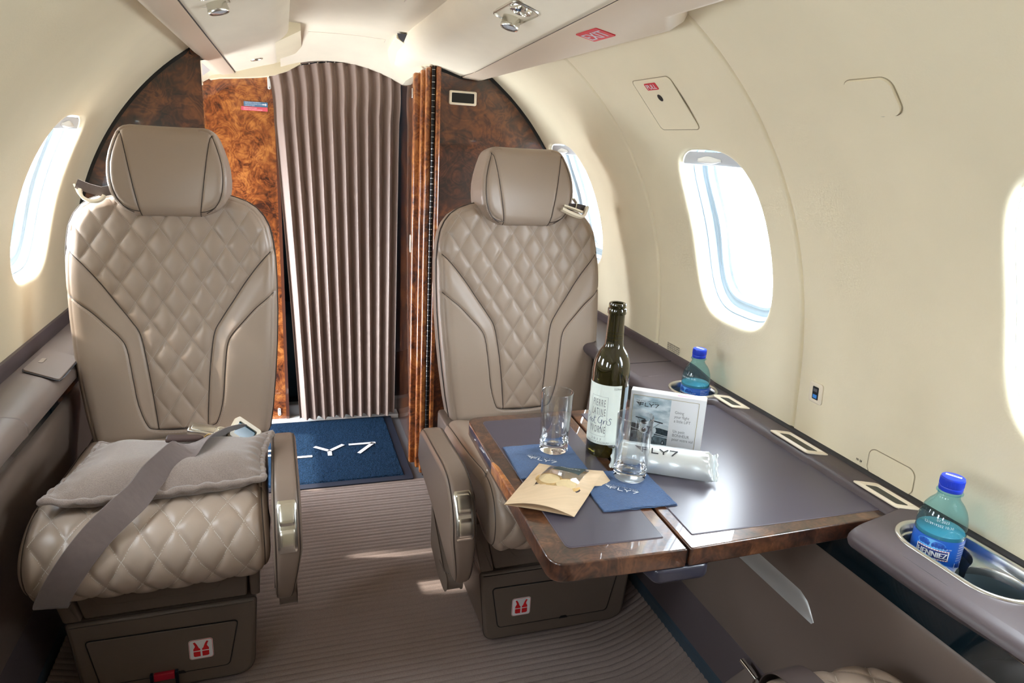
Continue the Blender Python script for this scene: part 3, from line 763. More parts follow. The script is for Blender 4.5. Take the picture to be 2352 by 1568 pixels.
mb = MB(); mb.tube([(x, 2.782, 1.438 - .9 * (x - .03) ** 2) for x in np.linspace(-.13, .25, 20)], .0055, 8); 
for x in np.linspace(-.12, .24, 13): mb.tube([(x, 2.782, 1.438 - .9 * (x - .03) ** 2 - .003), (x, 2.782, 1.428 - .9 * (x - .03) ** 2)], .0022, 6)
mb.build('curtain_rail', [STEEL], t).matrix_parent_inverse = inv
for z, nm in ((1.345, 'curtain_clip'), (.045, 'curtain_clip')):
    mb = MB(); mb.prism(rr(.012, .048 if z > 1 else .034, .0058), 0, .004, .0015, M=frame((-.232 if z > 1 else -.245, 2.829, z), (1, 0, 0), (0, 0, 1)))
    for dz in (-.017, .017): mb.lathe([(0, .0055), (.0022, .005), (.0025, .004)], 8, 1, M=frame((-.232 if z > 1 else -.245, 2.829, z + dz * (1 if z > 1 else .6)), (1, 0, 0), (0, 0, 1)))
    mb.build(nm, [WHITE, STEEL], None, 'small white curtain clip at the %s left of the doorway' % ('top' if z > 1 else 'foot'), 'clip')

# placards on the far left panel
M = frame((-.285, 2.8295, 1.266), (1, 0, .0), (0, 0, 1)); fn = lambda x, y, z=.0022: tuple(M @ Vector((x, y, z)))
t = thing('placard', 'white and blue placard over a red one with an arrow beside the curtain', 'sign', (-.285, 2.83, 1.255)); inv = Matrix.Translation((.285, -2.83, -1.255))
mb = MB(); mb.prism(rr(.083, .017, .002), 0, .0015, .0004, M=M @ Matrix.Translation((.003, 0, 0))); mb.build('blue_plate', [mat('placard_blue', (.10, .22, .36), .3)], t).matrix_parent_inverse = inv
mb = MB(); mb.prism(rr(.092, .014, .002), 0, .0015, .0004, M=M @ Matrix.Translation((-.002, -.0165, 0))); mb.build('red_plate', [mat('placard_red', (.75, .12, .16), .3)], t).matrix_parent_inverse = inv
mb = MB()
for q in range(3): put_text(mb, ('EMERGENCY EQUIPMENT', 'FIRE EXTINGUISHER UNDER', 'CO-PILOT SEAT')[q], fn, .0048, -.034, .0035 - .0055 * q)
for q in range(2): put_text(mb, ('KEEP DOORWAY CLEAR', 'DURING TAXI TAKEOFF LANDING')[q], fn, .0042, -.040, -.0155 - .0055 * q)
mb.poly([fn(.026, .002), fn(.036, .002), fn(.036, .005), fn(.042, 0), fn(.036, -.005), fn(.036, -.002), fn(.026, -.002)][::-1])
mb.build('lettering', [LETTER_W], t).matrix_parent_inverse = inv

# information display on the right bulkhead
t = thing('bulkhead_display', 'small dark display in a cream frame high on the right burl bulkhead', 'display', (.351, 2.21, 1.305)); inv = Matrix.Translation((-.351, -2.21, -1.305))
M = frame((.351, 2.2145, 1.305), (1, 0, 0), (0, 0, 1))
a, b = rr(.088, .042, .005, 5), rr(.072, .029, .0025, 5)
mb = MB(); mb.grid([[(x, y, z) for x, y in r] for r, z in ((a, -.001), (a, .004), ([(x * .96, y * .94) for x, y in a], .006), ([(x * 1.02, y * 1.03) for x, y in b], .006), (b, .004))], 0, True, close_v=True, flip=True, M=M)
mb.build('frame', [CHAMP], t).matrix_parent_inverse = inv
mb = MB(); mb.poly([(x, y, .0042) for x, y in b], M=M); mb.build('screen', [mat('screen', (.012, .013, .014), .12)], t).matrix_parent_inverse = inv

# ------------------------------------------------------------------ fittings on the curved lining
def wall_frame(side, Y, z, off=0.0):
    s = s_at(z); p = Vector(wall_pt(side, Y, s, off)); q = Vector(wall_pt(side, Y, s + .01, off)); up = (q - p).normalized()
    x = Vector((0, -side, 0)); return frame(p, x, up)     # local x to the viewer's right, y up the wall, z into cabin
def on_wall(side, Y, s, u, v, off): return wall_pt(side, Y - side * u, s + v, off)
def wall_cover(name, label, Yc, z0, z1, wy, rad, lip=.0022, poly=None, raised=.0016, mats=None):
    s0, s1 = s_at(z0), s_at(z1); sc = (s0 + s1) / 2; h = s1 - s0
    P = poly or rr(wy, h, rad, 8)
    t = thing(name, label, 'cover', wall_pt(1, Yc, sc)); inv = Matrix.Translation(-Vector(wall_pt(1, Yc, sc)))
    G = []
    for k, o in ((1.0, .0002), (1.0, raised * .6), (.985, raised), (.9, raised), (.6, raised), (.3, raised), (.02, raised)):
        G.append([on_wall(1, Yc, sc, x * k, y * k, o) for x, y in P])
    mb = MB(); mb.grid(G, 0, True, close_v=True, flip=True); mb.poly(G[-1]); mb.build('cover_plate', [mats or CREAM], t).matrix_parent_inverse = inv
    mb = MB(); mb.tube([on_wall(1, Yc, sc, x * 1.012, y * 1.012, .0006) for x, y in P], .0009, 5, closed=True); mb.build('cover_gap', [mat('gap_shadow', (.34, .28, .18), .8)], t).matrix_parent_inverse = inv
    return t, sc, inv
t, sc, inv = wall_cover('oxygen_hatch', 'square cream hatch with a red PULL label above the middle right window', 1.315, 1.222, 1.314, .150, .012)
mb = MB(); mb.prism(rr(.0445, .0165, .0025), .0017, .0022, 0, M=Matrix.Identity(4))
mb = MB(); G = [[on_wall(1, 1.3235, sc, x, y + .045, o) for x, y in rr(.046, .017, .003, 4)] for o in (.001, .0024)]
mb.grid(G, 0, False, close_v=True, flip=True); mb.poly(G[-1], 0); put_text(mb, 'PULL', lambda x, y: on_wall(1, 1.3235, sc, x, y + .045, .0027), .0165, 0, -.0058, 'CENTER', sx=1.05, mi=1, bold=.0003)
mb.build('pull_label', [RED, LETTER_W], t).matrix_parent_inverse = inv
mb = MB(); mb.poly([on_wall(1, 1.3185, sc, .0085 * math.cos(a), .016 + .0085 * math.sin(a), .0021) for a in np.linspace(0, 2 * PI, 24, endpoint=False)]); mb.build('finger_hole', [BLACK], t).matrix_parent_inverse = inv
t, sc, inv = wall_cover('service_cover', 'padded cream rounded cover high on the right wall nearest the camera', .782, 1.237, 1.281, .082, .016, raised=.004)
mb = MB(); mb.poly([on_wall(1, .777, sc, .009 * math.cos(a), -.0275 + .0035 * math.sin(a), .0016) for a in np.linspace(0, 2 * PI, 16, endpoint=False)]); mb.build('notch', [DARKTRIM], t).matrix_parent_inverse = inv
t, sc, inv = wall_cover('service_cover', 'flat cream cover low on the right wall just above the side ledge', .802, .648, .695, .094, .014, raised=.0012)
mb = MB(); mb.poly([on_wall(1, .822, sc, .009 * math.cos(a), -.0235 + .0035 * math.sin(a), .0016) for a in np.linspace(0, 2 * PI, 16, endpoint=False)]); mb.build('notch', [DARKTRIM], t).matrix_parent_inverse = inv
# usb outlet
M = wall_frame(1, .992, .744); p0 = Vector(wall_pt(1, .992, s_at(.744)))
t = thing('usb_outlet', 'small cream framed charging socket on the right wall above the table', 'socket', p0); inv = Matrix.Translation(-p0)
mb = MB(); a, b = rr(.034, .042, .006, 5), rr(.016, .026, .002, 5); mb.grid([[(x, y, z) for x, y in r] for r, z in ((a, 0), (a, .002), ([(x * .8, y * .85) for x, y in a], .004), (b, .003))], 0, True, close_v=True, flip=True, M=M)
mb.build('bezel', [CHAMP], t).matrix_parent_inverse = inv
mb = MB(); mb.poly([(x, y, .003) for x, y in b], M=M); mb.box(-.005, .005, -.010, -.003, .003, .0042, 0, mi=1, M=M); mb.box(-.005, .005, .003, .009, .003, .0040, 0, mi=2, M=M)
mb.build('socket_face', [BLACK, mat('usb_blue', (.05, .25, .7), .4), mat('usb_grey', (.10, .10, .11), .4)], t).matrix_parent_inverse = inv
# printed notices on the wall
p0 = Vector(wall_pt(1, 1.50, s_at(.670)))
mb = MB(); lines = ['FOR TAKEOFF AND LANDING', 'SEAT MUST BE FULLY UPRIGHT,', 'SEAT MUST BE LOWERED AND', 'FULLY TO THE BACK OF SEAT', 'AND FULLY OUTBOARD.', 'ADJUST HEADREST TO SUPPORT HEAD.', 'SEAT BELT AND SHOULDER BELT', 'TABLE MUST BE STOWED.']
for q, L in enumerate(lines): put_text(mb, L, lambda x, y: tuple(Vector(on_wall(1, 1.543, s_at(.6835), x, y, .0008)) - p0), .0049, 0, -.0052 * q, sx=.92, bold=.00012)
mb.build('wall_placard', [LETTER_K], None, 'small block of printed black notice text on the wall below the middle right window', 'notice', loc=p0)
p0 = Vector(wall_pt(1, .868, s_at(.656)))
mb = MB(); put_text(mb, 'FR 24', lambda x, y: tuple(Vector(on_wall(1, .875, s_at(.659), x, y, .0008)) - p0), .0055, bold=.00012)
mb.build('frame_number', [LETTER_K], None, 'tiny black FR 24 marking on the right wall above the ledge', 'marking', loc=p0)
# exit sign on the valance
mb = MB(); M = frame((.3775, 1.222, 1.3575), (0, -1, 0), (-.998, 0, .05)); M = frame((.3465, 1.217, 1.3690), (0.02, -1, 0), (-.980, 0, .200))
mb.prism(rr(.086, .040, .002, 2), -.001, .0022, 0, M=M)
o = mb.build('exit_sign', [RED], None, 'red EXIT sign stuck to the tan valance above the right wall', 'sign')
mb = MB(); put_text(mb, 'EXIT', lambda x, y: tuple(M @ Vector((x, y, .0025))), .038, 0, -.0135, 'CENTER', sx=.98, bold=.0008); mb.build('lettering', [LETTER_W], o)

# reading lights
def reading_light(cx, cy, cz, label, rot, gasper=True):
    t = thing('reading_light', label, 'lamp', (cx, cy, cz)); t.rotation_euler = rot
    mb = MB(); a = round_poly([(-.028, -.075), (.028, -.062), (.028, .075), (-.028, .062)], .02, 6)
    mb.grid([[(x * k, y * k, z) for x, y in a] for k, z in ((1.06, .0005), (1.04, -.0015), (1.0, -.002), (.97, .004), (.95, .016))], 0, True, close_v=True); mb.poly([(x * .95, y * .95, .016) for x, y in a][::-1])
    mb.build('bezel', [NICKEL], t)
    mb = MB(); Ml = Matrix.Translation((.006, -.038 if not gasper else .040, .010)) @ Matrix.Rotation(math.radians(-4), 4, 'X')
    mb.lathe([(.0172, .006), (.0178, -.020), (.0186, -.023), (.0186, -.027), (.0168, -.029), (.0150, -.028)], 32, M=Ml); h = mb.build('lamp_head', [NICKEL], t)
    mb = MB(); mb.lathe([(.0152, -.027), (.010, -.029), (0, -.030)], 24, M=Ml); mb.build('lens', [mat('lamp_lens', (.45, .47, .50), .15, coat=1)], h)
    if gasper:
        mb = MB(); Mg = Matrix.Translation((-.002, -.036, .006))
        mb.lathe([(.022, .008), (.022, -.004), (.019, -.010), (.013, -.012), (.011, -.009), (.011, .002)], 32, M=Mg); mb.lathe([(.011, .000), (0, .000)], 20, 1, M=Mg)
        mb.build('air_nozzle', [CHROME, BLACK], t)
    return t
reading_light(.222, 1.302, 1.4020, 'nickel reading lamp and air nozzle set in the overhead panel right of the aisle', (0, math.radians(14.5), 0))
reading_light(-.300, 1.378, 1.3830, 'nickel reading lamp in the overhead panel left of the aisle', (0, math.radians(-15), PI * 0 ), True)
mb = MB(); M = Matrix.Translation((-.262, 2.50, 1.3915)) @ Matrix.Rotation(math.radians(-15), 4, 'Y')
mb.lathe([(.020, .001), (.019, -.002), (.015, -.002), (.013, .002), (0, .003)], 24, M=M)
mb.build('ceiling_button', [NICKEL], None, 'small round metal button in the overhead panel above the entry', 'button')

# ------------------------------------------------------------------ entry mat
t = thing('entry_mat', 'navy blue loop mat with white FLY7 lettering in the entry', 'mat', (-.05, 2.5, 0)); inv = Matrix.Translation((.05, -2.5, 0))
mb = MB(); mb.prism(rr(.86, .60, .008, 3, -.215, 2.505), .0, .005, .002, M=None); mb.build('rubber_border', [RUBBER], t).matrix_parent_inverse = inv
mb = MB(); xs = np.linspace(-.60, .185, 160); ysn = np.linspace(2.235, 2.79, 120)
X, Y = np.meshgrid(xs, ysn); Z = .0095 + rng.normal(0, .0008, X.shape)
Z[0] = Z[-1] = .004; Z[:, 0] = Z[:, -1] = .004
mb.grid(np.stack([X, Y, Z], -1), 0, True, flip=True); mb.build('pile', [MATBLUE], t).matrix_parent_inverse = inv
mb = MB(); put_logo(mb, lambda x, y: (x, y, .0125), .092, -.340, 2.434, tagline=False); mb.build('lettering', [mat('mat_white', (.75, .77, .80), .9, bump=(700, .5, .002))], t).matrix_parent_inverse = inv
# ------------------------------------------------------------------ seats
def seg_dist(px, pz, poly, closed=False):
    """distance from points to a polyline (numpy) and the signed side"""
    P = np.asarray(poly, float); Q = np.roll(P, -1, 0) if closed else P[1:]; A = P if closed else P[:-1]
    d = np.full(px.shape, 1e9)
    for (ax, az), (bx, bz) in zip(A, Q):
        vx, vz = bx - ax, bz - az; L = vx * vx + vz * vz + 1e-12
        t = np.clip(((px - ax) * vx + (pz - az) * vz) / L, 0, 1)
        d = np.minimum(d, np.hypot(px - ax - t * vx, pz - az - t * vz))
    return d
def curve_interp(pts, n=6):
    return [(p[0], p[1]) for p in smooth_path([(a, b, 0) for a, b in pts], n)]

# outline half-width of the backrest by height above the floor (z)
BW = [(.425, .182), (.432, .194), (.445, .201), (.50, .210), (.58, .219), (.66, .226), (.74, .2305), (.82, .232), (.88, .231), (.92, .227), (.955, .220), (.98, .208), (1.0, .192), (1.015, .170), (1.026, .140), (1.033, .105)]
_bz = [a for a, b in BW]; _bw = [b for a, b in BW]
QSEAM = curve_interp([(.232, .905), (.195, .865), (.160, .820), (.130, .775), (.100, .730), (.082, .697), (.072, .640), (.064, .570), (.056, .475), (.056, .463)], 5)
OSEAM = curve_interp([(.232, .800), (.205, .775), (.178, .752), (.150, .722), (.122, .690), (.110, .662), (.102, .600), (.094, .530), (.080, .480), (.066, .466), (.03, .461), (0, .460)], 5)
QX, QZ = .0585, .0885
def quilt(x, z, region, amp=.0055, sh=.010):
    a = x / QX + z / QZ; b = x / QX - z / QZ
    k = 1 / math.hypot(1 / QX, 1 / QZ)
    da = np.abs(a - np.round(a)) * k; db = np.abs(b - np.round(b)) * k
    d = np.minimum(da, db); dm = k / 2
    f = (1 - (1 - np.clip(da / dm, 0, 1)) ** 3.6) * (1 - (1 - np.clip(db / dm, 0, 1)) ** 3.6)
    return amp * f * region, d
def make_backrest(parent, M, scale=1.0):
    nz, nx = 300, 190
    t = np.linspace(0, 1, nz); zs = .425 + .608 * (t + .06 * np.sin(2 * PI * t) * -1)
    wz = np.interp(zs, _bz, _bw)
    u = np.linspace(-1, 1, nx); u = np.sign(u) * (1 - (1 - np.abs(u)) ** 1.12)
    X = wz[:, None] * u[None, :]; Z = np.repeat(zs[:, None], nx, 1)
    outl = [(w, z) for z, w in BW] + [(-w, z) for z, w in BW[::-1]]
    d_edge = seg_dist(X, Z, outl, True)
    R = .034
    H = R * (1 - np.sqrt(np.clip(1 - (1 - np.clip(d_edge / R, 0, 1)) ** 2, 0, 1)))      # how far the edge falls back
    Y = H * 1.0
    ax = np.abs(X)
    q = np.interp(Z, [p[1] for p in QSEAM[::-1]], [p[0] for p in QSEAM[::-1]])
    inside_q = ((ax < q) | (Z > .905)) & (Z > .463)
    dq = seg_dist(ax, Z, QSEAM); dbot = np.where(ax < .056, np.abs(Z - .463), 9)
    dq = np.minimum(dq, dbot)
    do = seg_dist(ax, Z, OSEAM)
    reg = inside_q * (1 - np.exp(-(dq / .012) ** 2)) * np.clip(d_edge / .03, 0, 1)
    hq, dl = quilt(X, Z - .463, reg)
    inside_o = (Z > np.interp(ax, [p[0] for p in OSEAM[::-1]], [p[1] for p in OSEAM[::-1]])) 
    puff = .007 * np.exp(-((ax - q - .012) / .035) ** 2) * (~inside_q) * (Z < .86)
    # bolsters stand proud of the quilted centre
    bol = .012 * (1 - np.exp(-(np.clip(ax - q, 0, 1) / .03) ** 2)) * (Z < .905)
    lumbar = .010 * np.exp(-((Z - .60) / .12) ** 2)
    Y = Y - hq - bol - lumbar + .0045 * np.exp(-(dq / .0035) ** 2) + .0042 * np.exp(-(do / .0032) ** 2)
    Y += .0025 * np.exp(-(np.abs(d_edge - .012) / .0022) ** 2)      # piping valley round the front
    mb = MB(); G = np.stack([X, Y, Z], -1)
    mb.grid(G, 0, True, flip=False, M=M)
    # sides and back
    per = [(i, nx - 1) for i in range(0, nz)] + [(nz - 1, j) for j in range(nx - 2, -1, -1)] + [(i, 0) for i in range(nz - 2, -1, -1)] + [(0, j) for j in range(1, nx - 1)]
    per = per[::3]
    R0 = [G[i, j] for i, j in per]; cx, cz = 0, .74
    rings = [R0]
    for k, y in ((1.0, .050), (1.0, .085), (.985, .100), (.95, .108), (.6, .110), (.05, .110)):
        rings.append([(cx + (p[0] - cx) * k, y, cz + (p[2] - cz) * k) for p in R0])
    mb.grid(rings, 0, True, close_v=True, flip=False, M=M); mb.poly(rings[-1], M=M)
    # piping around the face
    ring = [(p[0] * 1.003, .028 + .004, p[2]) for p in R0[::2]]
    mb.tube(ring, .0024, 6, 1, closed=True, M=M)
    # dark welt lines in the two seams and the stitches
    def surf(x, z):
        j = None
        w = np.interp(z, _bz, _bw); i = int(np.clip(np.searchsorted(zs, z), 1, nz - 1)); f = (z - zs[i - 1]) / (zs[i] - zs[i - 1]); f = min(max(f, 0), 1)
        y0 = np.interp(x, X[i - 1], Y[i - 1]); y1 = np.interp(x, X[i], Y[i]); return y0 * (1 - f) + y1 * f
    for sgn in (1, -1):
        pts = [(sgn * x, surf(sgn * x, z) - .0002, z) for x, z in QSEAM if x < .225]
        mb.tube(pts, .0013, 5, 1, M=M)
        pts = [(sgn * x, surf(sgn * x, z) - .0002, z) for x, z in OSEAM if x < .225]
        mb.tube(pts, .0011, 5, 1, M=M)
    mb.tube([(x, surf(x, .463) - .0002, .463) for x in np.linspace(-.056, .056, 12)], .0012, 5, 1, M=M)
    def stitch(x, z, dx, dz, L=.0027, W_=.0009):
        l = math.hypot(dx, dz); dx, dz = dx / l * L / 2, dz / l * L / 2; px, pz = -dz / (L / 2) * W_ / 2, dx / (L / 2) * W_ / 2
        y = surf(x, z) - .0009
        mb.add([(x - dx - px, y, z - dz - pz), (x + dx - px, y, z + dz - pz), (x + dx + px, y, z + dz + pz), (x - dx + px, y, z - dz + pz)], [(0, 3, 2, 1)], 2, False, M=M)
    for fam in (1, -1):
        for n in range(-14, 24):
            # x/QX + fam*z/QZ = n
            for z in np.arange(.466, 1.02, .0041 * QZ / math.hypot(QX, QZ) * 1.0):
                x = (n - fam * (z - .463) / QZ) * QX
                w = np.interp(z, _bz, _bw)
                if abs(x) > w - .012: continue
                qq = np.interp(z, [p[1] for p in QSEAM[::-1]], [p[0] for p in QSEAM[::-1]]) if z < .905 else 9
                if abs(x) > qq - .002: continue
                stitch(x, z, -fam * QX, QZ)
    off = []
    for i in range(len(OSEAM) - 1):
        a, b = OSEAM[i], OSEAM[i + 1]; dx, dz = b[0] - a[0], b[1] - a[1]; l = math.hypot(dx, dz)
        if l < 1e-6: continue
        for s_ in np.arange(0, l, .0045):
            off.append((a[0] + dx / l * s_ - dz / l * -.0055 * -1, a[1] + dz / l * s_ + dx / l * .0055 * 1, dx, dz))
    for x, z, dx, dz in off:
        if 0 < x < .22 and z > .44:
            stitch(x, z, dx, dz); stitch(-x, z, -dx, dz)
    return mb.build('backrest', [LEATHER, PIPING, STITCH], parent)

def make_headrest(parent, M):
    # outline of the face, half width by height
    HW = [(.958, .052), (.960, .070), (.966, .088), (.976, .104), (.992, .117), (1.01, .124), (1.03, .1275), (1.05, .1285), (1.075, .127), (1.10, .122), (1.125, .1145), (1.145, .107), (1.155, .101), (1.162, .092), (1.166, .078)]
    hz = [a for a, b in HW]; hw = [b for a, b in HW]
    nz, nx = 120, 110; t = np.linspace(0, 1, nz); zs = .958 + .208 * (t - .05 * np.sin(2 * PI * t)); wz = np.interp(zs, hz, hw)
    u = np.linspace(-1, 1, nx); u = np.sign(u) * (1 - (1 - np.abs(u)) ** 1.15)
    X = wz[:, None] * u; Z = np.repeat(zs[:, None], nx, 1); ax = np.abs(X)
    outl = [(w, z) for z, w in HW] + [(-w, z) for z, w in HW[::-1]]
    d = seg_dist(X, Z, outl, True); R = .026
    Y = R * (1 - np.sqrt(np.clip(1 - (1 - np.clip(d / R, 0, 1)) ** 2, 0, 1)))
    Y += -.020 * (1 - ((Z - 1.05) / .115) ** 2) + .006 * (1 - (ax / .128) ** 2) * 1.0 - .010 * np.clip(ax / .12, 0, 1) ** 2
    Y += .05 * np.clip(Z - 1.12, 0, 1) ** 1.2
    S1 = curve_interp([(.0985, 1.1455), (.096, 1.142), (.0925, 1.134), (.086, 1.10), (.078, 1.05), (.070, 1.0), (.063, .958)], 5)
    d1 = seg_dist(ax, Z, S1); d2 = np.abs(d - .010) + 9 * (ax < .070)
    Y += .003 * np.exp(-(d1 / .0028) ** 2) + .003 * np.exp(-(d2 / .0025) ** 2)
    mb = MB(); G = np.stack([X, Y, Z], -1); mb.grid(G, 0, True, M=M)
    per = [(i, nx - 1) for i in range(0, nz)] + [(nz - 1, j) for j in range(nx - 2, -1, -1)] + [(i, 0) for i in range(nz - 2, -1, -1)] + [(0, j) for j in range(1, nx - 1)]
    per = per[::2]; R0 = [G[i, j] for i, j in per]; rings = [R0]
    for k, y in ((1.035, .045), (1.04, .075), (1.0, .098), (.9, .108), (.5, .112), (.05, .112)):
        rings.append([(p[0] * k, y, 1.06 + (p[2] - 1.06) * (1 + (k - 1) * .4 if k > 1 else k)) for p in R0])
    mb.grid(rings, 0, True, close_v=True, M=M); mb.poly(rings[-1], M=M)
    def surf(x, z):
        i = int(np.clip(np.searchsorted(zs, z), 1, nz - 1)); return float(np.interp(x, X[i], Y[i]))
    for sg in (1, -1):
        mb.tube([(sg * x, surf(sg * x, z) - .0003, z) for x, z in S1], .0011, 5, 1, M=M)
        pts = [(sg * (w - .0105), z) for z, w in curve_interp([(a, b) for a, b in HW], 3) if .966 < z < 1.1455]
        mb.tube([(x, surf(x, z) - .0003, z) for x, z in pts], .0011, 5, 1, M=M)
        mb.tube([(sg * (.0635 + .035 * f), surf(sg * (.0635 + .035 * f), .968 + .012 * f * f) - .0003, .968 + .012 * f * f) for f in np.linspace(0, 1, 8)], .0011, 5, 1, M=M)
        for z in np.arange(.972, 1.148, .0042):
            w = np.interp(z, hz, hw) - .0055; x = sg * w; y = surf(x, z) - .0008
            mb.add([(x - .0005, y, z - .0013), (x + .0005, y, z - .0013), (x + .0005, y, z + .0013), (x - .0005, y, z + .0013)], [(0, 1, 2, 3)], 2, False, M=M)
    return mb.build('headrest', [LEATHER, PIPING, STITCH], parent)

# cushion cross-section (y forward of base front, z)
CSEC = [(.345, .445), (.28, .452), (.20, .458), (.12, .466), (.05, .476), (.0, .484), (-.04, .485), (-.075, .477), (-.105, .460), (-.125, .435), (-.134, .405), (-.130, .375), (-.115, .350), (-.09, .336), (-.05, .330), (.02, .328)]
def make_cushion(parent, hw=.207):
    P = np.array([(a, b) for a, b in curve_interp(CSEC, 14)]); s = np.concatenate([[0], np.cumsum(np.hypot(*np.diff(P, axis=0).T))])
    N = 230; S = np.linspace(0, s[-1], N); y = np.interp(S, s, P[:, 0]); z = np.interp(S, s, P[:, 1])
    ty = np.gradient(y, S); tz = np.gradient(z, S); l = np.hypot(ty, tz); ny, nz_ = -tz / l * -1, ty / l * -1        # outward
    ny, nz_ = (tz / l, -ty / l)
    if nz_[5] < 0: ny, nz_ = -ny, -nz_
    nx = 170; u = np.linspace(-1, 1, nx); u = np.sign(u) * (1 - (1 - np.abs(u)) ** 1.12)
    sfront = np.interp(-.134, [-.134], [0]); s_crest = S[np.argmax(z)]; s_nose = S[np.argmin(y)]
    wS = hw * (1 - .03 * np.exp(-((S - S[-1]) / .05) ** 2)) + .004 * np.exp(-((S - s_nose) / .08) ** 2)
    X = wS[:, None] * u; SS = np.repeat(S[:, None], nx, 1); ax = np.abs(X)
    dE = wS[:, None] - ax; R = .030
    fall = R * (1 - np.sqrt(np.clip(1 - (1 - np.clip(dE / R, 0, 1)) ** 2, 0, 1)))
    sq = s_crest - .055 + .06 * np.clip((ax - .13) / .07, 0, 1) ** 2
    inside = SS > sq; dq = np.abs(SS - sq)
    reg = inside * (1 - np.exp(-(dq / .012) ** 2)) * np.clip((dE - .008) / .02, 0, 1)
    h, _ = quilt(X + .012, SS - s_crest, reg, .0052, .011)
    off = h - fall - .004 * np.exp(-(dq / .003) ** 2) - .0035 * np.exp(-((dE - .012) / .0028) ** 2) + .010 * (1 - (ax / hw) ** 2) * np.exp(-((SS - s_nose) / .12) ** 2)
    off += .005 * np.exp(-(((ax - .17) / .03) ** 2)) * (~inside)
    G = np.stack([X, y[:, None] + ny[:, None] * off, z[:, None] + nz_[:, None] * off], -1)
    mb = MB(); mb.grid(G, 0, True, flip=True)
    for sg, j in ((1, nx - 1), (-1, 0)):
        ring = [tuple(G[i, j]) for i in range(0, N, 3)] + [tuple(G[N - 1, j])]
        inner = [(p[0] - sg * .002, (p[1] - .1) * .97 + .1, (p[2] - .40) * .94 + .40) for p in ring]
        mb.grid([ring, inner, [(p[0] - sg * .0, (p[1] - .1) * .5 + .1, (p[2] - .39) * .3 + .39) for p in ring]], 0, True, flip=sg > 0)
        j2 = int(np.argmin(np.abs(np.abs(u) - .945) + (u * sg < 0) * 9))
        mb.tube([tuple(G[i, j2]) for i in range(0, N, 3)], .0013, 5, 1)
    mb.tube([tuple(G[int(np.clip(np.searchsorted(S, sq[0, j]), 0, N - 1)), j]) for j in range(8, nx - 8, 4)], .0011, 5, 1)
    def pos(x, ss, lift=.001):
        i = int(np.clip(np.searchsorted(S, ss), 1, N - 1)); o = float(np.interp(x, X[i], off[i])) + lift
        return (x, y[i] + ny[i] * o, z[i] + nz_[i] * o)
    for fam in (1, -1):
        for n in range(-14, 14):
            for ss in np.arange(s_crest - .055, S[-1] - .02, .0036):
                x = (n - fam * (ss - s_crest) / QZ) * QX - .012
                sqx = s_crest - .055 + .06 * min(1, max(0, (abs(x) - .13) / .07)) ** 2
                if abs(x) > hw - .016 or ss < sqx + .002: continue
                dx, ds = -fam * QX, QZ; l = math.hypot(dx, ds); dx, ds = dx / l * .0014, ds / l * .0014
                a = Vector(pos(x - dx, ss - ds)); b = Vector(pos(x + dx, ss + ds)); i = int(np.clip(np.searchsorted(S, ss), 1, N - 1))
                w = (b - a).cross(Vector((0, ny[i], nz_[i]))).normalized() * .0005
                mb.add([tuple(a - w), tuple(b - w), tuple(b + w), tuple(a + w)], [(0, 1, 2, 3)], 2, False)
    return mb.build('seat_cushion', [LEATHER, PIPING, STITCH2], parent), (S, y, z, ny, nz_, s_crest)

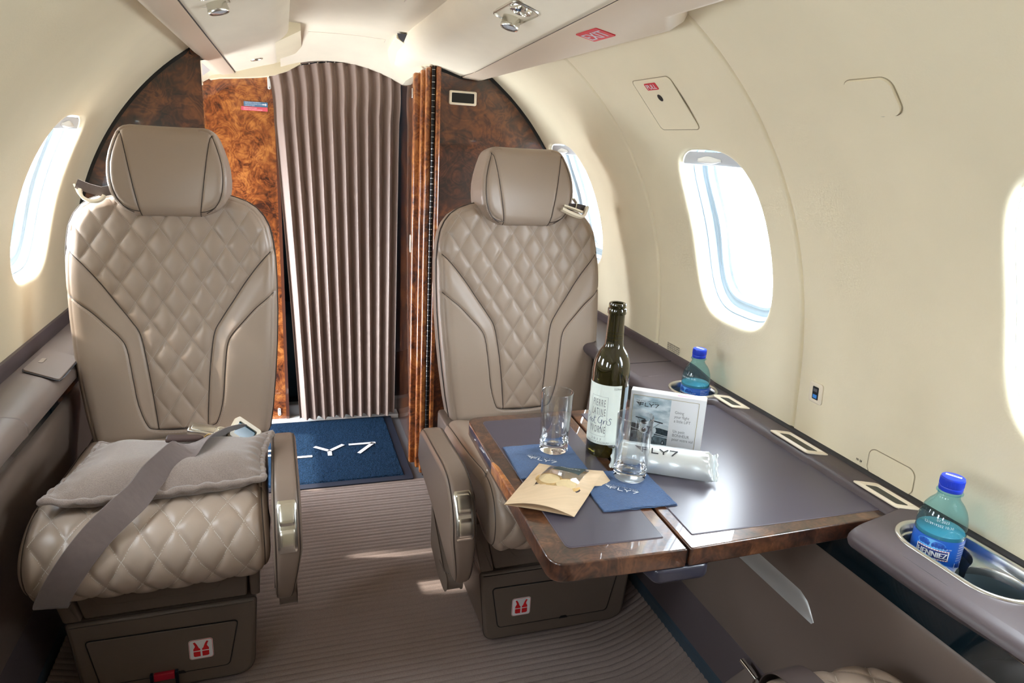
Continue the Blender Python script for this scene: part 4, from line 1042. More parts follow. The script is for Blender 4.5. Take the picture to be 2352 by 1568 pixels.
def make_arm(parent, x0, x1, out):
    """x0..x1 across, out = +1 when the aisle side is +x"""
    top = [(.23, .44), (.215, .485), (.19, .502), (.15, .507), (.08, .510), (.0, .515), (-.05, .516), (-.085, .510), (-.115, .493), (-.138, .466), (-.150, .436), (-.154, .40), (-.146, .35), (-.130, .305), (-.110, .275), (-.09, .262)]
    bot = [(-.06, .262), (-.03, .27), (.0, .29), (.05, .33), (.12, .365), (.20, .39), (.232, .41)]
    out_poly = curve_interp(top + bot + [top[0]], 5)[:-1]
    P = [(a, b) for a, b in out_poly]
    # prism runs along x: local plane (y,z)
    M = Matrix(((0, 0, 1, 0), (1, 0, 0, 0), (0, 1, 0, 0), (0, 0, 0, 1)))
    A = sum(P[i][0] * P[(i + 1) % len(P)][1] - P[(i + 1) % len(P)][0] * P[i][1] for i in range(len(P)))
    if A < 0: P = P[::-1]
    mb = MB(); mb.prism(P, x0, x1, .015, 6, M=M)
    for x in (x0 + .0045, x1 - .0045):
        c = (0.03, .40)
        mb.tube([(x, a + (c[0] - a) * .018, b + (c[1] - b) * .018) for a, b in P[::2]], .0012, 5, 1, closed=True)
    fs = out_poly.index(min(out_poly, key=lambda p: abs(p[0] + .130) + abs(p[1] - .305)))
    mb.v = [(x - out * max(0, .40 - z) * .16 * ((x - x0) / (x1 - x0) if out > 0 else (x1 - x) / (x1 - x0)), y, z) for x, y, z in mb.v]
    mb.tube([(x0 - .0004, -.135, .318), (x0 - .0004, -.10, .300), (x0 - .0004, -.05, .295)], .0012, 5, 1)
    arm = mb.build('armrest', [ARM, PIPING], parent)
    # brushed lever and bezel following the front curve
    path = curve_interp([(-.088, .512), (-.108, .500), (-.130, .480), (-.146, .452), (-.1545, .425), (-.157, .40), (-.155, .378)], 6)
    def strip(f0, f1, w, h, inset=0.0):
        n = len(path); i0, i1 = int(f0 * (n - 1)), int(f1 * (n - 1)); rows = []; xc = (x0 + x1) / 2
        idx = list(range(i0, i1 + 1))
        for q, i in enumerate(idx):
            y, z = path[i]; a = path[max(i - 1, 0)]; b = path[min(i + 1, n - 1)]; ty, tz = b[0] - a[0], b[1] - a[1]; l = math.hypot(ty, tz); ny_, nz_ = tz / l, -ty / l
            if ny_ > 0 and nz_ < 0: ny_, nz_ = -ny_, -nz_
            if ny_ > .2: ny_, nz_ = -ny_, -nz_
            e = min(1, math.sqrt(max(0.0, min(q, len(idx) - 1 - q) / 2.0)))
            hh = h * e; ww = w * (0.86 + .14 * e)
            row = []
            for k in np.linspace(-1, 1, 13):
                r = (1 - abs(k) ** 6) ** (1 / 3.)
                row.append((xc + k * ww, y + ny_ * (hh * r - .001), z + nz_ * (hh * r - .001)))
            rows.append(row)
        return rows
    mb = MB(); mb.grid(strip(0.23, .81, .0180, .0030), 0, True); b_ = mb.build('lever_bezel', [NICKEL], arm)
    mb = MB(); mb.grid(strip(.25, .50, .0155, .0070), 0, True); mb.build('recline_lever', [NICKEL], arm)
    mb = MB(); mb.grid(strip(.52, .79, .0155, .0058), 0, True); mb.build('release_button', [NICKEL], arm)
    # lower skirt of the arm
    mb = MB(); Q = [(-.075, .262), (-.03, .262), (.03, .30), (.10, .345), (.10, .24), (.02, .215), (-.05, .215), (-.075, .235)]
    mb.prism(round_poly(Q, .012)[::1], x0 + .006 if out > 0 else x0 + .012, x1 - .012 if out > 0 else x1 - .006, .003, 3, M=M)
    mb.build('arm_skirt', [LEATHER_D], arm)
    return arm

def make_base(parent, left, right, strap=False, top=.322, sgn=1):
    w0, w1 = left, right; cx = (w0 + w1) / 2; hw = (w1 - w0) / 2
    MF = frame((cx, 0, 0), (1, 0, 0), (0, 0, 1))                # local z -> toward the cabin's rear (-Y)
    # lower plinth
    P = round_poly([(-hw + .018, .014), (hw - .012, .014), (hw, .205), (-hw, .205)], [.03, .04, .008, .008], 8)
    mb = MB(); mb.prism(P, -.34, .0, .008, 4, M=MF)
    def scl(p, k, dx=0, dz=0): return [(x * k + dx, .108 + (z - .108) * k + dz) for x, z in p]
    mb.tube([tuple(MF @ Vector((x, z, -.0068))) for x, z in P], .0016, 5, 1, closed=True)
    pl = mb.build('base_plinth', [LEATHER_D, PIPING], parent)
    D = round_poly([(-hw + .050, .052), (hw - .062, .050), (hw - .040, .158), (-hw + .032, .162)], .010, 6)
    mb = MB(); mb.prism(D, -.004, .0035, .002, 3, M=MF)
    mb.tube([tuple(MF @ Vector((x * 1.006, .106 + (z - .106) * 1.012, .0012))) for x, z in D], .0014, 5, 1, closed=True)
    dr = mb.build('drawer', [LEATHER_D, BLACK], parent, 'flush stowage drawer front')
    mb = MB(); mb.prism(round_poly([(-.012, .049), (.012, .049), (.007, .056), (-.007, .056)], .002), .0, .0042, 0, M=MF @ Matrix.Translation((.02, 0, 0))); mb.build('finger_notch', [BLACK], dr)
    # life-vest sticker
    ex = (hw - .115) if sgn > 0 else (-hw + .105)
    E = MF @ Matrix.Translation((ex, .103, .0036)); E2 = E @ Matrix.Diagonal((1.22, 1.22, 1, 1))
    mb = MB(); mb.prism(rr(.0475, .0485, .006), 0, .0007, 0, mi=0, M=E); mb.prism(rr(.0460, .0470, .0055), 0, .0009, 0, mi=1, M=E); mb.prism(rr(.0445, .0455, .005), 0, .0011, 0, mi=0, M=E)
    for s_ in (1, -1):
        sh = [(.0015, -.0025), (.0125, -.0025), (.0125, .001), (.0095, .0065), (.0110, .0115), (.0125, .014), (.0095, .0155), (.0065, .0105), (.0035, .0025), (.0015, .0008)]
        p = [(s_ * a, b) for a, b in sh]; p = p if s_ > 0 else p[::-1]
        mb.prism(p, .001, .0015, 0, mi=1, M=E2)
        p = [(s_ * a, b) for a, b in ((.0015, -.0045), (.0125, -.0045), (.0125, -.0130), (.010, -.0145), (.0015, -.0145))]; p = p if s_ < 0 else p[::-1]
        mb.prism(p, .001, .0015, 0, mi=1, M=E2)
    mb.build('vest_sticker', [mat('sticker_white', (.80, .80, .82), .35), mat('sticker_red', (.68, .01, .015), .35)], dr, 'white sticker with a red life vest sign')
    if strap:
        mb = MB(); mb.box(-.020, .020, .0, .010, .045, .062, .002, mi=0, M=Matrix.Translation((cx - .01, -.012, 0)))
        mb.build('red_pull_strap', [mat('strap_red', (.42, .01, .03), .45)], dr)
        for sx_ in (-.024, .024):
          mb = MB(); mb.box(cx - .01 + sx_ - .003, cx - .01 + sx_ + .003, -.014, -.004, .0, .064, .0015)
          mb.build('strap_bracket', [mat('black_metal', (.02, .03, .05), .3, metal=.7)], dr)
    # upper frame
    mb = MB(); mb.prism(round_poly([(-hw + .035, .212), (hw - .018, .212), (hw - .012, .345), (-hw + .002, .345)], .006), -.33, -.004, .004, 3, M=MF)
    A = round_poly([(-.115, .238), (.10, .238), (.115, .255), (.118, .342), (-.135, .342), (-.13, .26)], .014)
    mb.prism(A, -.005, -.0025, .0015, 3, M=MF); mb.build('base_front', [LEATHER_D], parent)
    for nm, a, b, c, d in (('side_frame', hw - .0145, hw + .012, .215, .345), ('side_frame', -hw - .028, -hw + .004, .212, .345)):
        mb = MB(); q = .028 if a < 0 else .004
        mb.prism(round_poly([(a + q, c), (b + (q if a < 0 else -.004), c), (b, d), (a, d)], .006), -.33, .003, .004, 4, M=MF); mb.build(nm, [LEATHER_D], parent)
    return pl

def make_seat(root, side, width_k=1.0, dx=0.0, armx=(.215, .268), base=(-.185, .172), strap=False, sgn=1, tilt=9.5, ty=0.352):
    M = Matrix.Translation((dx, ty, .43)) @ Matrix.Rotation(-math.radians(tilt), 4, 'X') @ Matrix.Translation((0, 0, -.43))
    S = Matrix.Diagonal((width_k, 1, 1, 1))
    make_backrest(root, M @ S)
    Mh = M @ Matrix.Translation((.003, -.022, .0155 if side > 0 else .0105)) @ S
    make_headrest(root, Mh)
    c, info = make_cushion(root, .2075 * min(1, width_k))
    make_arm(root, armx[0], armx[1], side)
    make_base(root, base[0], base[1], strap, sgn=sgn)
    # recliner cover at the foot of the backrest, seat well
    mb = MB(); mb.box(-.20 * width_k, .20 * width_k, .30, .46, .20, .44, .01); mb.build('seat_frame', [LEATHER_D], root)
    return M, info

seatL = thing('aircraft_seat', 'quilted taupe leather seat left of the aisle with a grey pillow on its cushion', 'seat', (-.452, 1.352, 0), math.radians(1.0), 'quilted cabin seats')
ML, INFO = make_seat(seatL, 1, .988, .012, (.214, .268), (-.186, .172), strap=True, sgn=1, ty=.352)
seatR = thing('aircraft_seat', 'quilted taupe leather seat right of the aisle behind the burl table', 'seat', (.402, 1.322, 0), 0, 'quilted cabin seats')
MR, _ = make_seat(seatR, -1, 1.012, .021, (-.300, -.246), (-.190, .208), sgn=-1, ty=.362)
seatN = thing('aircraft_seat', 'quilted seat facing forward, only its front cushion corner showing under the table', 'seat', (.412, .515, 0), PI, 'quilted cabin seats')
make_seat(seatN, -1, 1.0, 0.0, (.25, .30), (-.19, .19), sgn=1)

# seat belts ------------------------------------------------------
WEB = mat('belt_webbing', (.150, .110, .098), .5, sheen=.3, noise=(60, .05, 2, (1, 6, 1)), bump=(1500, .5, .001))
WEB_D = mat('belt_webbing_edge', (.055, .038, .034), .55)
def ribbon(mb, path, wdirs, w, th=.0016, mi=0, ribs=None):
    P = [Vector(p) for p in path]; rows = []
    for i, p in enumerate(P):
        f = i / (len(P) - 1); k = f * (len(wdirs) - 1); a = int(min(k, len(wdirs) - 2)) if len(wdirs) > 1 else 0
        wd = Vector(wdirs[a]).lerp(Vector(wdirs[min(a + 1, len(wdirs) - 1)]), k - a).normalized()
        t = (P[min(i + 1, len(P) - 1)] - P[max(i - 1, 0)]).normalized(); n = t.cross(wd).normalized(); wd = n.cross(t).normalized()
        prof = [(-1, 0), (-.97, 1), (-.80, 1), (-.5, 1.25), (-.3, 1), (0, 1.3), (.3, 1), (.5, 1.25), (.80, 1), (.97, 1), (1, 0), (.97, -1), (-.97, -1)]
        rows.append([tuple(p + wd * (u * w / 2) + n * (v * th / 2)) for u, v in prof])
    mb.grid(rows, mi, True, close_v=True)
inv = Matrix.Identity(4)
def wl(o, root): o.matrix_parent_inverse = root.matrix_world.inverted() if False else (Matrix.Translation(root.location) @ Matrix.Rotation(root.rotation_euler[2], 4, 'Z')).inverted(); return o
bp = smooth_path([(-.300, 1.63, .470), (-.322, 1.54, .520), (-.345, 1.45, .5540), (-.374, 1.385, .5660), (-.410, 1.330, .5640), (-.440, 1.288, .550), (-.462, 1.255, .527), (-.487, 1.232, .510), (-.520, 1.2145, .482), (-.548, 1.2015, .450), (-.574, 1.1990, .412), (-.598, 1.204, .370), (-.612, 1.222, .338), (-.616, 1.27, .321), (-.616, 1.38, .318)], 6)
mb = MB(); ribbon(mb, bp, [(.75, .6, 0), (.7, .7, 0), (.62, .80, 0), (.62, .75, .0), (.72, .60, -.20), (.80, .15, -.45), (.85, .1, -.45), (.85, .1, -.5), (.9, .2, -.4), (1, 0, 0), (1, 0, 0)], .053, .0022)
belt = thing('seat_belt', 'brown webbing seat belt lying diagonally over the grey pillow on the left seat', 'seat belt', (-.45, 1.35, .5)); wl(mb.build('webbing', [WEB, WEB_D], belt), belt)
mb = MB(); 
for e in (-.0208, .0208): pass
bk = frame((-.384, 1.550, .520), (.86, -.05, -.22), (.05, 1, .35))
mb = MB(); mb.box(-.031, .031, -.016, .016, -.004, .008, .003, 3, M=bk); mb.box(-.024, .024, -.010, .010, .008, .0095, .001, 2, 1, M=bk)
wl(mb.build('buckle_tongue', [CHROME, NICKEL], belt), belt)
bk = frame((-.300, 1.560, .502), (.62, .10, -.60), (.45, .75, .45)) @ Matrix.Scale(1.3, 4)
mb = MB(); a, b = rr(.050, .040, .004, 4), rr(.038, .026, .002, 4)
mb.grid([[(x, y, z) for x, y in r] for r, z in ((a, -.006), (a, .006), (b, .006), (b, -.006))], 0, True, close_v=True, flip=True, M=bk); mb.poly([(x, y, .002) for x, y in b], 1, M=bk)
wl(mb.build('buckle', [CHAMP, mat('buckle_blue', (.04, .12, .18), .15)], belt), belt)
bk = frame((-.340, 1.545, .512), (.80, -.1, -.40), (.2, 1, .3))
mb = MB(); mb.prism(round_poly([(-.02, -.014), (.024, -.014), (.024, .010), (-.010, .016), (-.02, .01)], .005), -.002, .003, .001, M=bk); mb.lathe([(0, .007), (.007, .006), (.0085, .001)], 14, M=bk @ Matrix.Translation((-.008, .002, 0)))
wl(mb.build('latch_plate', [NICKEL], belt), belt)
# leather tab with ring
bk = frame((-.400, 1.405, .566), (.98, .02, -.05), (0, 1, .1))
mb = MB(); mb.prism(round_poly([(-.036, -.010), (.030, -.008), (.036, .0), (.026, .009), (-.034, .012)], .006), -.004, .005, .003, M=bk); wl(mb.build('leather_tab', [mat('tab_leather', (.06, .035, .03), .45)], belt), belt)
mb = MB(); mb.tube([tuple(bk @ Vector((.041 + .007 * math.cos(a), .009 * math.sin(a), .002 + .004 * math.cos(a)))) for a in np.linspace(0, 2 * PI, 16, endpoint=False)], .0015, 6, closed=True); wl(mb.build('ring', [mat('brass', (.75, .55, .25), .25, metal=1)], belt), belt)
nb = thing('seat_belt', 'dark webbing seat belt laid over the cushion corner at the bottom edge', 'seat belt', (.455, .6, .49))
mb = MB(); ribbon(mb, smooth_path([(.463, .640, .355), (.463, .657, .40), (.462, .655, .44), (.461, .642, .470), (.459, .612, .4890), (.456, .56, .4945), (.452, .50, .4925), (.440, .38, .478)], 6), [(1, 0, 0), (1, .08, 0)], .050, .0022)
wl(mb.build('webbing', [WEB_D], nb), nb)
# pillow: flat piped scatter cushion
def pillow():
    c = [(-.622, 1.275), (-.250, 1.305), (-.236, 1.465), (-.580, 1.515)]
    n = 90; top = []; bot = []
    for j in range(n):
        rt = []; rb = []
        for i in range(n):
            u, v = i / (n - 1), j / (n - 1)
            p = [(1 - u) * (1 - v) * c[0][q] + u * (1 - v) * c[1][q] + u * v * c[2][q] + (1 - u) * v * c[3][q] for q in (0, 1)]
            # sides bow inward a little between the corners
            p[1] += .022 * math.sin(PI * u) * (1 - v) * (-.2) - .012 * math.sin(PI * u) * v; p[0] += .012 * math.sin(PI * v) * (1 - 2 * u)
            e = min(u, 1 - u) * .38; g = min(v, 1 - v) * .25
            d = (math.sin(PI / 2 * min(1, e / .085)) ** .75) * (math.sin(PI / 2 * min(1, g / .085)) ** .75)
            fl = min(1, e / .014, g / .014)
            wr = .0035 * math.sin(u * 60 + 3 * math.sin(v * 9)) * math.exp(-(g / .022) ** 2) + .0035 * math.sin(v * 46 + 2 * math.sin(u * 11)) * math.exp(-(e / .022) ** 2)
            wr += .0022 * math.sin(u * 13 + v * 7) * d
            base = .512 - .0 * v + .012 * math.exp(-(g / .05) ** 2) * 0 + .028 * math.exp(-((1 - u) / .10) ** 2) * v + .008 * math.exp(-(u / .08) ** 2)
            mid = base + .0012 * math.sin(u * 55) * (1 - d)
            rt.append((p[0], p[1], mid + .0015 + .044 * d + wr * fl)); rb.append((p[0], p[1], mid - .0015 - .030 * d ** .5))
        top.append(rt); bot.append(rb)
    mb = MB(); mb.grid(top, 0, True, flip=True); mb.grid(bot, 0, True)
    per = [top[0][i] for i in range(n)] + [top[j][-1] for j in range(1, n)] + [top[-1][i] for i in range(n - 2, -1, -1)] + [top[j][0] for j in range(n - 2, 0, -1)]
    m2 = MB(); pr = [(x, y, z - .0015 + .0009 * math.sin(k * .5) + .0009 * math.sin(k * .23)) for k, (x, y, z) in enumerate(per)]
    m2.tube(pr, [.0064 + .0011 * math.sin(k * .9) + .0008 * math.sin(k * .37) for k in range(len(pr))], 10, closed=True)
    return mb, m2
FELT = mat('felt_grey', (.250, .190, .158), .95, sheen=.5, noise=(700, .22, 2), bump=(1100, .7, .002))
pl_ = thing('pillow', 'flat grey brown felt pillow with a piped edge lying on the left seat', 'pillow', (-.43, 1.38, .48))
a, b = pillow(); wl(a.build('pillow_cover', [FELT], pl_), pl_); wl(b.build('piped_edge', [FELT], pl_), pl_)
# shoulder belt guides
guide = thing('shoulder_belt_guide', 'cream shoulder belt loop on the window side shoulder of the left seat', 'belt guide', (-.60, 1.77, 1.0))
Mg = frame((-.601, 1.775, 1.012), (1, 0, -.12), (0, .35, 1))
def arc(cx, cy, r, a0, a1, n=14, k=1): return [(cx + r * math.cos(math.radians(a)), cy + r * k * math.sin(math.radians(a))) for a in np.linspace(a0, a1, n)]
mb = MB(); ribbon(mb, [tuple(Mg @ Vector((x, y, .006))) for x, y in arc(.0, .006, .024, 170, 350, 20, .85)], [tuple(Mg.to_3x3() @ Vector((0, 0, 1)))], .014, .006)
ribbon(mb, [tuple(Mg @ Vector((x, y, -.006))) for x, y in [(-.038, .020), (-.030, .004), (-.020, -.008), (-.006, -.013)]], [tuple(Mg.to_3x3() @ Vector((0, 0, 1)))], .020, .004)
wl(mb.build('loop', [CHAMP], guide), guide)
mb = MB(); ribbon(mb, [tuple(Mg @ Vector(p)) for p in ((-.032, .020, .010), (-.008, .014, .004), (.018, .010, .006), (.045, .018, .012))], [tuple(Mg.to_3x3() @ Vector((0, 1, .5)))], .022, .003); wl(mb.build('webbing', [WEB], guide), guide)
guide = thing('shoulder_belt_guide', 'cream angular shoulder belt bracket on the window side shoulder of the right seat', 'belt guide', (.57, 1.74, 1.0))
Mg = frame((.566, 1.735, 1.010), (1, 0, -.08), (0, .35, 1))
mb = MB(); ribbon(mb, smooth_path([tuple(Mg @ Vector((x, y, .004))) for x, y in [(-.050, -.002), (-.020, -.012), (.004, -.017), (.014, -.014), (.019, -.004), (.024, .012)]], 4), [tuple(Mg.to_3x3() @ Vector((0, 0, 1)))], .016, .007)
ribbon(mb, [tuple(Mg @ Vector((x, y, .004))) for x, y in [(-.045, .008), (-.01, .001), (.010, -.004)]], [tuple(Mg.to_3x3() @ Vector((0, 0, 1)))], .012, .004)
wl(mb.build('bracket', [CHAMP], guide), guide)
mb = MB(); ribbon(mb, [tuple(Mg @ Vector((x, y, .0))) for x, y in [(-.010, .004), (-.006, .020), (-.014, .030), (-.024, .028)]], [tuple(Mg.to_3x3() @ Vector((0, 0, 1)))], .012, .003); wl(mb.build('hook', [NICKEL], guide), guide)
mb = MB(); ribbon(mb, [tuple(Mg @ Vector(p)) for p in ((-.04, .008, -.004), (0, .010, -.004), (.022, .008, -.004))], [tuple(Mg.to_3x3() @ Vector((0, 1, .5)))], .020, .003); wl(mb.build('webbing', [WEB_D], guide), guide)
# ------------------------------------------------------------------ table
ZT = .632
table = thing('folding_table', 'glossy burl wood folding table with dark leather inlays pulled out from the right side ledge', 'table', (.43, 1.0, .6))
tinv = Matrix.Translation((-.43, -1.0, -.6))
def leaf(name, poly, rads, inlay, irad):
    mb = MB(); P = round_poly(poly, rads, 8); mb.prism(P, ZT - .0300, ZT - .0006, .0028, 4)
    o = mb.build(name, [BURL_T], table); o.matrix_parent_inverse = tinv
    mb = MB(); I = round_poly(inlay, irad, 6); mb.prism(I, ZT - .002, ZT + .0008, .0009, 2, bot=False)
    mb.tube([(x, y, ZT - .0005) for x, y in I], .0009, 5, 1, closed=True)
    mb.build('leather_inlay', [TABLELEATHER, mat('inlay_edge', (.12, .10, .12), .3)], o); return o
leaf('table_leaf', [(.1330, .7335), (.3385, .7270), (.3670, 1.2560), (.1460, 1.2570)], [.028, .004, .004, .030], [(.1690, .7690), (.3180, .7620), (.3440, 1.2290), (.1720, 1.2290)], [.010, .003, .003, .012])
leaf('table_leaf', [(.3430, .7270), (.7150, .7360), (.7150, 1.2520), (.3715, 1.2560)], [.006, .004, .004, .004], [(.3640, .7590), (.7155, .7560), (.7155, 1.2320), (.3900, 1.2320)], [.003, .003, .003, .004])
mb = MB(); mb.prism(round_poly([(.1365, .925), (.149, .922), (.147, 1.025), (.1425, 1.045), (.1375, 1.045)], .006), ZT - .020, ZT + .0030, .0025, 3); mb.build('edge_pull', [BURL_L], table, 'raised burl finger catch on the edge').matrix_parent_inverse = tinv
mb = MB(); mb.box(.3395, .3425, .732, 1.252, ZT - .027, ZT - .006, 0); mb.build('hinge_gap', [BLACK], table).matrix_parent_inverse = tinv
mb = MB(); M = frame((.335, .752, ZT - .038), (1, .06, 0), (0, 1, 0)); mb.prism(round_poly([(-.045, -.022), (.035, -.028), (.048, -.018), (.048, .05), (-.05, .05)], .012), -.016, .008, .006, 4, M=M)
mb.build('release_handle', [mat('handle_leather', (.035, .035, .055), .32, coat=.3)], table, 'dark padded release handle').matrix_parent_inverse = tinv
mb = MB(); mb.box(.36, .70, .80, 1.19, ZT - .048, ZT - .031, .004); mb.box(.60, .715, .86, 1.12, .50, ZT - .04, .008); mb.build('slide_mount', [LEATHER_D], table).matrix_parent_inverse = tinv

# ------------------------------------------------------------------ glass and bottles
GLASS = mat('clear_glass', (1, 1, 1), 0.0, trans=1.0, ior=1.47, spec=.5)
THIN = thin_glass('thin_glass_wall', (.975, .985, .99), .14, 1.9)
def tumbler(x, y, z, label, rb, rt, h):
    mb = MB(); b = .0205; R = lambda q: rb + (rt - rb) * max(0, (q - .012) / (h - .012))
    # solid foot, then the thin wall above it
    mb.lathe([(0, .0012), (rb * .55, .0010), (rb * .80, .0), (rb * .93, .0006), (rb, .004), (R(.012), .012), (R(b), b), (R(b) - .0016, b + .0005), (rb - .0032, b - .001), (rb - .007, b - .0045), (rb * .6, b - .0058), (0, b - .0062)], 72, 0)
    w = .0015; hs = np.linspace(b, h - .0012, 9)
    mb.lathe([(R(q), q) for q in hs] + [(rt - .0002, h - .0005), (rt - w / 2, h), (rt - w + .0001, h - .0005)] + [(R(q) - w, q) for q in hs[::-1]], 72, 1)
    return mb.build('tumbler', [GLASS, THIN], None, label, 'glass', 'water glasses on the table', loc=(x, y, z))
# napkins
NAP = mat('navy_napkin', (.022, .075, .20), .9, sheen=.25, noise=(240, .10, 2), bump=(500, .6, .0012))
def napkin(cx, cy, w, rz, z, label, logo):
    M = Matrix.Translation((cx, cy, z)) @ Matrix.Rotation(rz, 4, 'Z'); mb = MB(); n = 41
    for L in range(3):
        ww = w - .0016 * L; rows = []
        for j in range(n):
            row = []
            for i in range(n):
                u, v = (i / (n - 1) - .5) * ww, (j / (n - 1) - .5) * ww
                e = max(abs(u), abs(v)) / (ww / 2)
                zz = .0006 + .0009 * L + .0007 * math.sin(u * 70 + L) * math.sin(v * 55 + 2 * L) * (e ** 3) * (.6 + .4 * L)
                if j == 0: zz += .0005 * math.sin(u * 260 + L * 2)
                row.append((u + .0003 * math.sin(v * 300 + L), v + .0009 * math.sin(u * 190 + 3 * L) * (j == 0), max(zz, .0004 + .0008 * L)))
            rows.append(row)
        mb.grid(rows, 0, True, flip=True, M=M)
    # closed thin rim
    p0 = Vector((cx, cy, z)); mb.v = [tuple(Vector(p) - p0) for p in mb.v]
    o = mb.build('napkin', [NAP], None, label, 'napkin', 'navy napkins on the table', loc=(cx, cy, z))
    m2 = MB(); lx, ly, h = logo; ML_ = Matrix.Translation((cx + lx, cy + ly, z)) @ Matrix.Rotation(math.radians(-38.5), 4, 'Z'); put_logo(m2, lambda x, y: tuple(ML_ @ Vector((x, y, .0038)) - p0), h, -1.95 * h, -.6 * h); m2.build('lettering', [LETTER_W], o)
    return o
napkin(.2355, 1.0335, .128, math.radians(-3.5), ZT + .0012, 'navy napkin half under the kraft bag with the farther tumbler on it', (-.0085, -.0005, .0095))
napkin(.3265, .9050, .128, math.radians(-2), ZT + .0012, 'navy napkin nearest the camera with a tumbler on its far corner', (-.0075, -.004, .0095))
tumbler(.2625, 1.066, ZT + .0055, 'empty glass tumbler left of the wine bottle, nearer the right seat', .0262, .0293, .114)
tumbler(.3525, .9385, ZT + .0055, 'empty glass tumbler nearest the camera, in front of the silver snack bar', .0278, .0305, .113)

# wine bottle
WB = (.357, 1.0505, ZT + .001)
bottle = thing('wine_bottle', 'open dark green wine bottle with a pale label standing on the table', 'bottle', WB)
WG = mat('wine_glass_green', (.050, .042, .008), 0.015, trans=.75, ior=1.5, coat=1.0)
r = .0335
prof = [(0, .006), (.016, .0045), (.026, .0015), (.0305, .0), (.0328, .0018), (r, .006), (r, .158), (.0332, .166), (.0322, .174), (.030, .183), (.0265, .1915), (.0220, .1985), (.0185, .2035), (.0168, .2085), (.0163, .215), (.0152, .240), (.0146, .262), (.0146, .2635), (.0163, .2640), (.0166, .2655), (.0166, .2725), (.0160, .2740), (.0148, .2745), (.0148, .2755), (.0152, .2765), (.0152, .2810), (.0146, .2830), (.0125, .2835), (.0102, .2825), (.0098, .279), (.0096, .262), (.0096, .25), (0, .249)]
mb = MB(); mb.lathe(prof, 72); mb.build('bottle_glass', [WG], bottle)
TH = math.radians(-150)
def cyl(x, y, off=.0005, rad=r, th=TH, z0=0.0): a = th + x / rad; return ((rad + off) * math.cos(a), (rad + off) * math.sin(a), z0 + y)
LAB = mat('wine_label', (.74, .80, .74), .55)
mb = MB(); hw_, y0, y1 = .0425, .0270, .1400
mb.grid([[cyl(x, y, .0003) for y in (y0, y1)] for x in np.linspace(-hw_, hw_, 48)], 0, True); lab = mb.build('front_label', [LAB], bottle, 'pale green white paper label')
def strokes(mb, pts, w, fn, mi=0):
    for (a, b) in zip(pts[:-1], pts[1:]):
        d = Vector((b[0] - a[0], b[1] - a[1])); 
        if d.length < 1e-9: continue
        d.normalize(); n = Vector((-d.y, d.x)) * w / 2; e = d * w * .3
        mb.add([fn(a[0] - n.x - e.x, a[1] - n.y - e.y), fn(b[0] - n.x + e.x, b[1] - n.y + e.y), fn(b[0] + n.x + e.x, b[1] + n.y + e.y), fn(a[0] + n.x - e.x, a[1] + n.y - e.y)], [(0, 1, 2, 3)], mi, False)
mb = MB(); F = lambda x, y: cyl(x + .003, y, .0007)
for i, (s_, yy, wd) in enumerate((('PIERRE', .0995, 1), ('LATINE', .0825, 1), ('YVORNE', .0490, 1))): put_text(mb, s_, F, .0190, 0, yy, 'CENTER', sx=.34, space=1.35, mi=0)
box_ = [(-.0160, .0430), (.0160, .0430), (.0160, .1180), (-.0160, .1180), (-.0160, .0430)]
for a, b in zip(box_[:-1], box_[1:]): strokes(mb, [(a[0] + (b[0] - a[0]) * t, a[1] + (b[1] - a[1]) * t) for t in np.linspace(0, 1, 8)], .00035, F)
def script(pts, ox, oy, k): return [(ox + x * k, oy + y * k) for x, y in pts]
k = .0029
for g in ([(0, 0), (.4, 3), (.7, 6.2), (.2, 6.6), (1.4, 7), (2.6, 6.4), (2.6, 5), (1.4, 4), (.5, 3.8)], [(2.8, 3.4), (2.9, 1.6), (3.3, 3.4), (4.2, 3.9), (4.2, 1.6)], [(5.4, 3.6), (4.7, 2.6), (5.2, 1.6), (6.1, 2.2), (6.0, 3.4), (5.4, 3.6)],
          [(7.2, 6.4), (6.9, 3), (7.3, 1.4), (8.4, 1.4)], [(6.4, 4.7), (8.2, 5.4)], [(12.6, 6.6), (11.2, 6.9), (9.8, 5.2), (9.8, 3), (11, 2.2), (12.2, 3.6), (12.0, 4.6), (11.9, 1), (11.2, -1.6)], [(13.2, 4.2), (13.2, 1.8), (13.6, 3.8), (14.6, 4.4)], [(15.2, 4.2), (15.1, 2.0)], [(15.3, 5.6), (15.4, 5.7)], [(18, 5.4), (17, 5.8), (16.5, 4.8), (17.4, 3.6), (17.4, 2.0), (16.2, 1.5), (15.6, 2.0)]):
    p = [(x, y) for x, y in script(g, -.0270, .0615, k)]; p = [(q[0], q[1]) for q in smooth_path([(a, b, 0) for a, b in p], 4)] if len(p) > 2 else p
    strokes(mb, p, .0007, F, 1)
put_text(mb, '2017', F, .0058, 0, .0345, 'CENTER', space=1.9, bold=.0001)
put_text(mb, '13,5%vol', F, .0050, .0245, .1325, 'LEFT', sx=.8); put_text(mb, '50cl', F, .0050, -.0365, .1335, 'LEFT', sx=.8)
put_text(mb, 'PRODUIT POUR ANDRE HOFFMANN', F, .0030, 0, .0283, 'CENTER', space=1.2, bold=.00006) if False else put_text(mb, 'CUVEE POUR AMATEURS', F, .0034, 0, .0303, 'CENTER', space=1.3)
put_text(mb, 'MIS EN BOUTEILLE A LA PROPRIETE', F, .0026, 0, .0282, 'CENTER', space=1.15)
mb.build('lettering', [LETTER_G, mat('ink_blue', (.01, .04, .13), .5)], lab)
mb = MB(); F2 = lambda x, y: cyl(x, y, .0004, r, TH + math.radians(118))
mb.grid([[F2(x, y) for y in (.03, .135)] for x in np.linspace(-.018, .018, 12)], 0, True); mb.grid([[cyl(x, y, .0008, r, TH + math.radians(118)) for y in (.045, .105)] for x in np.linspace(-.007, .007, 5)], 1, True)
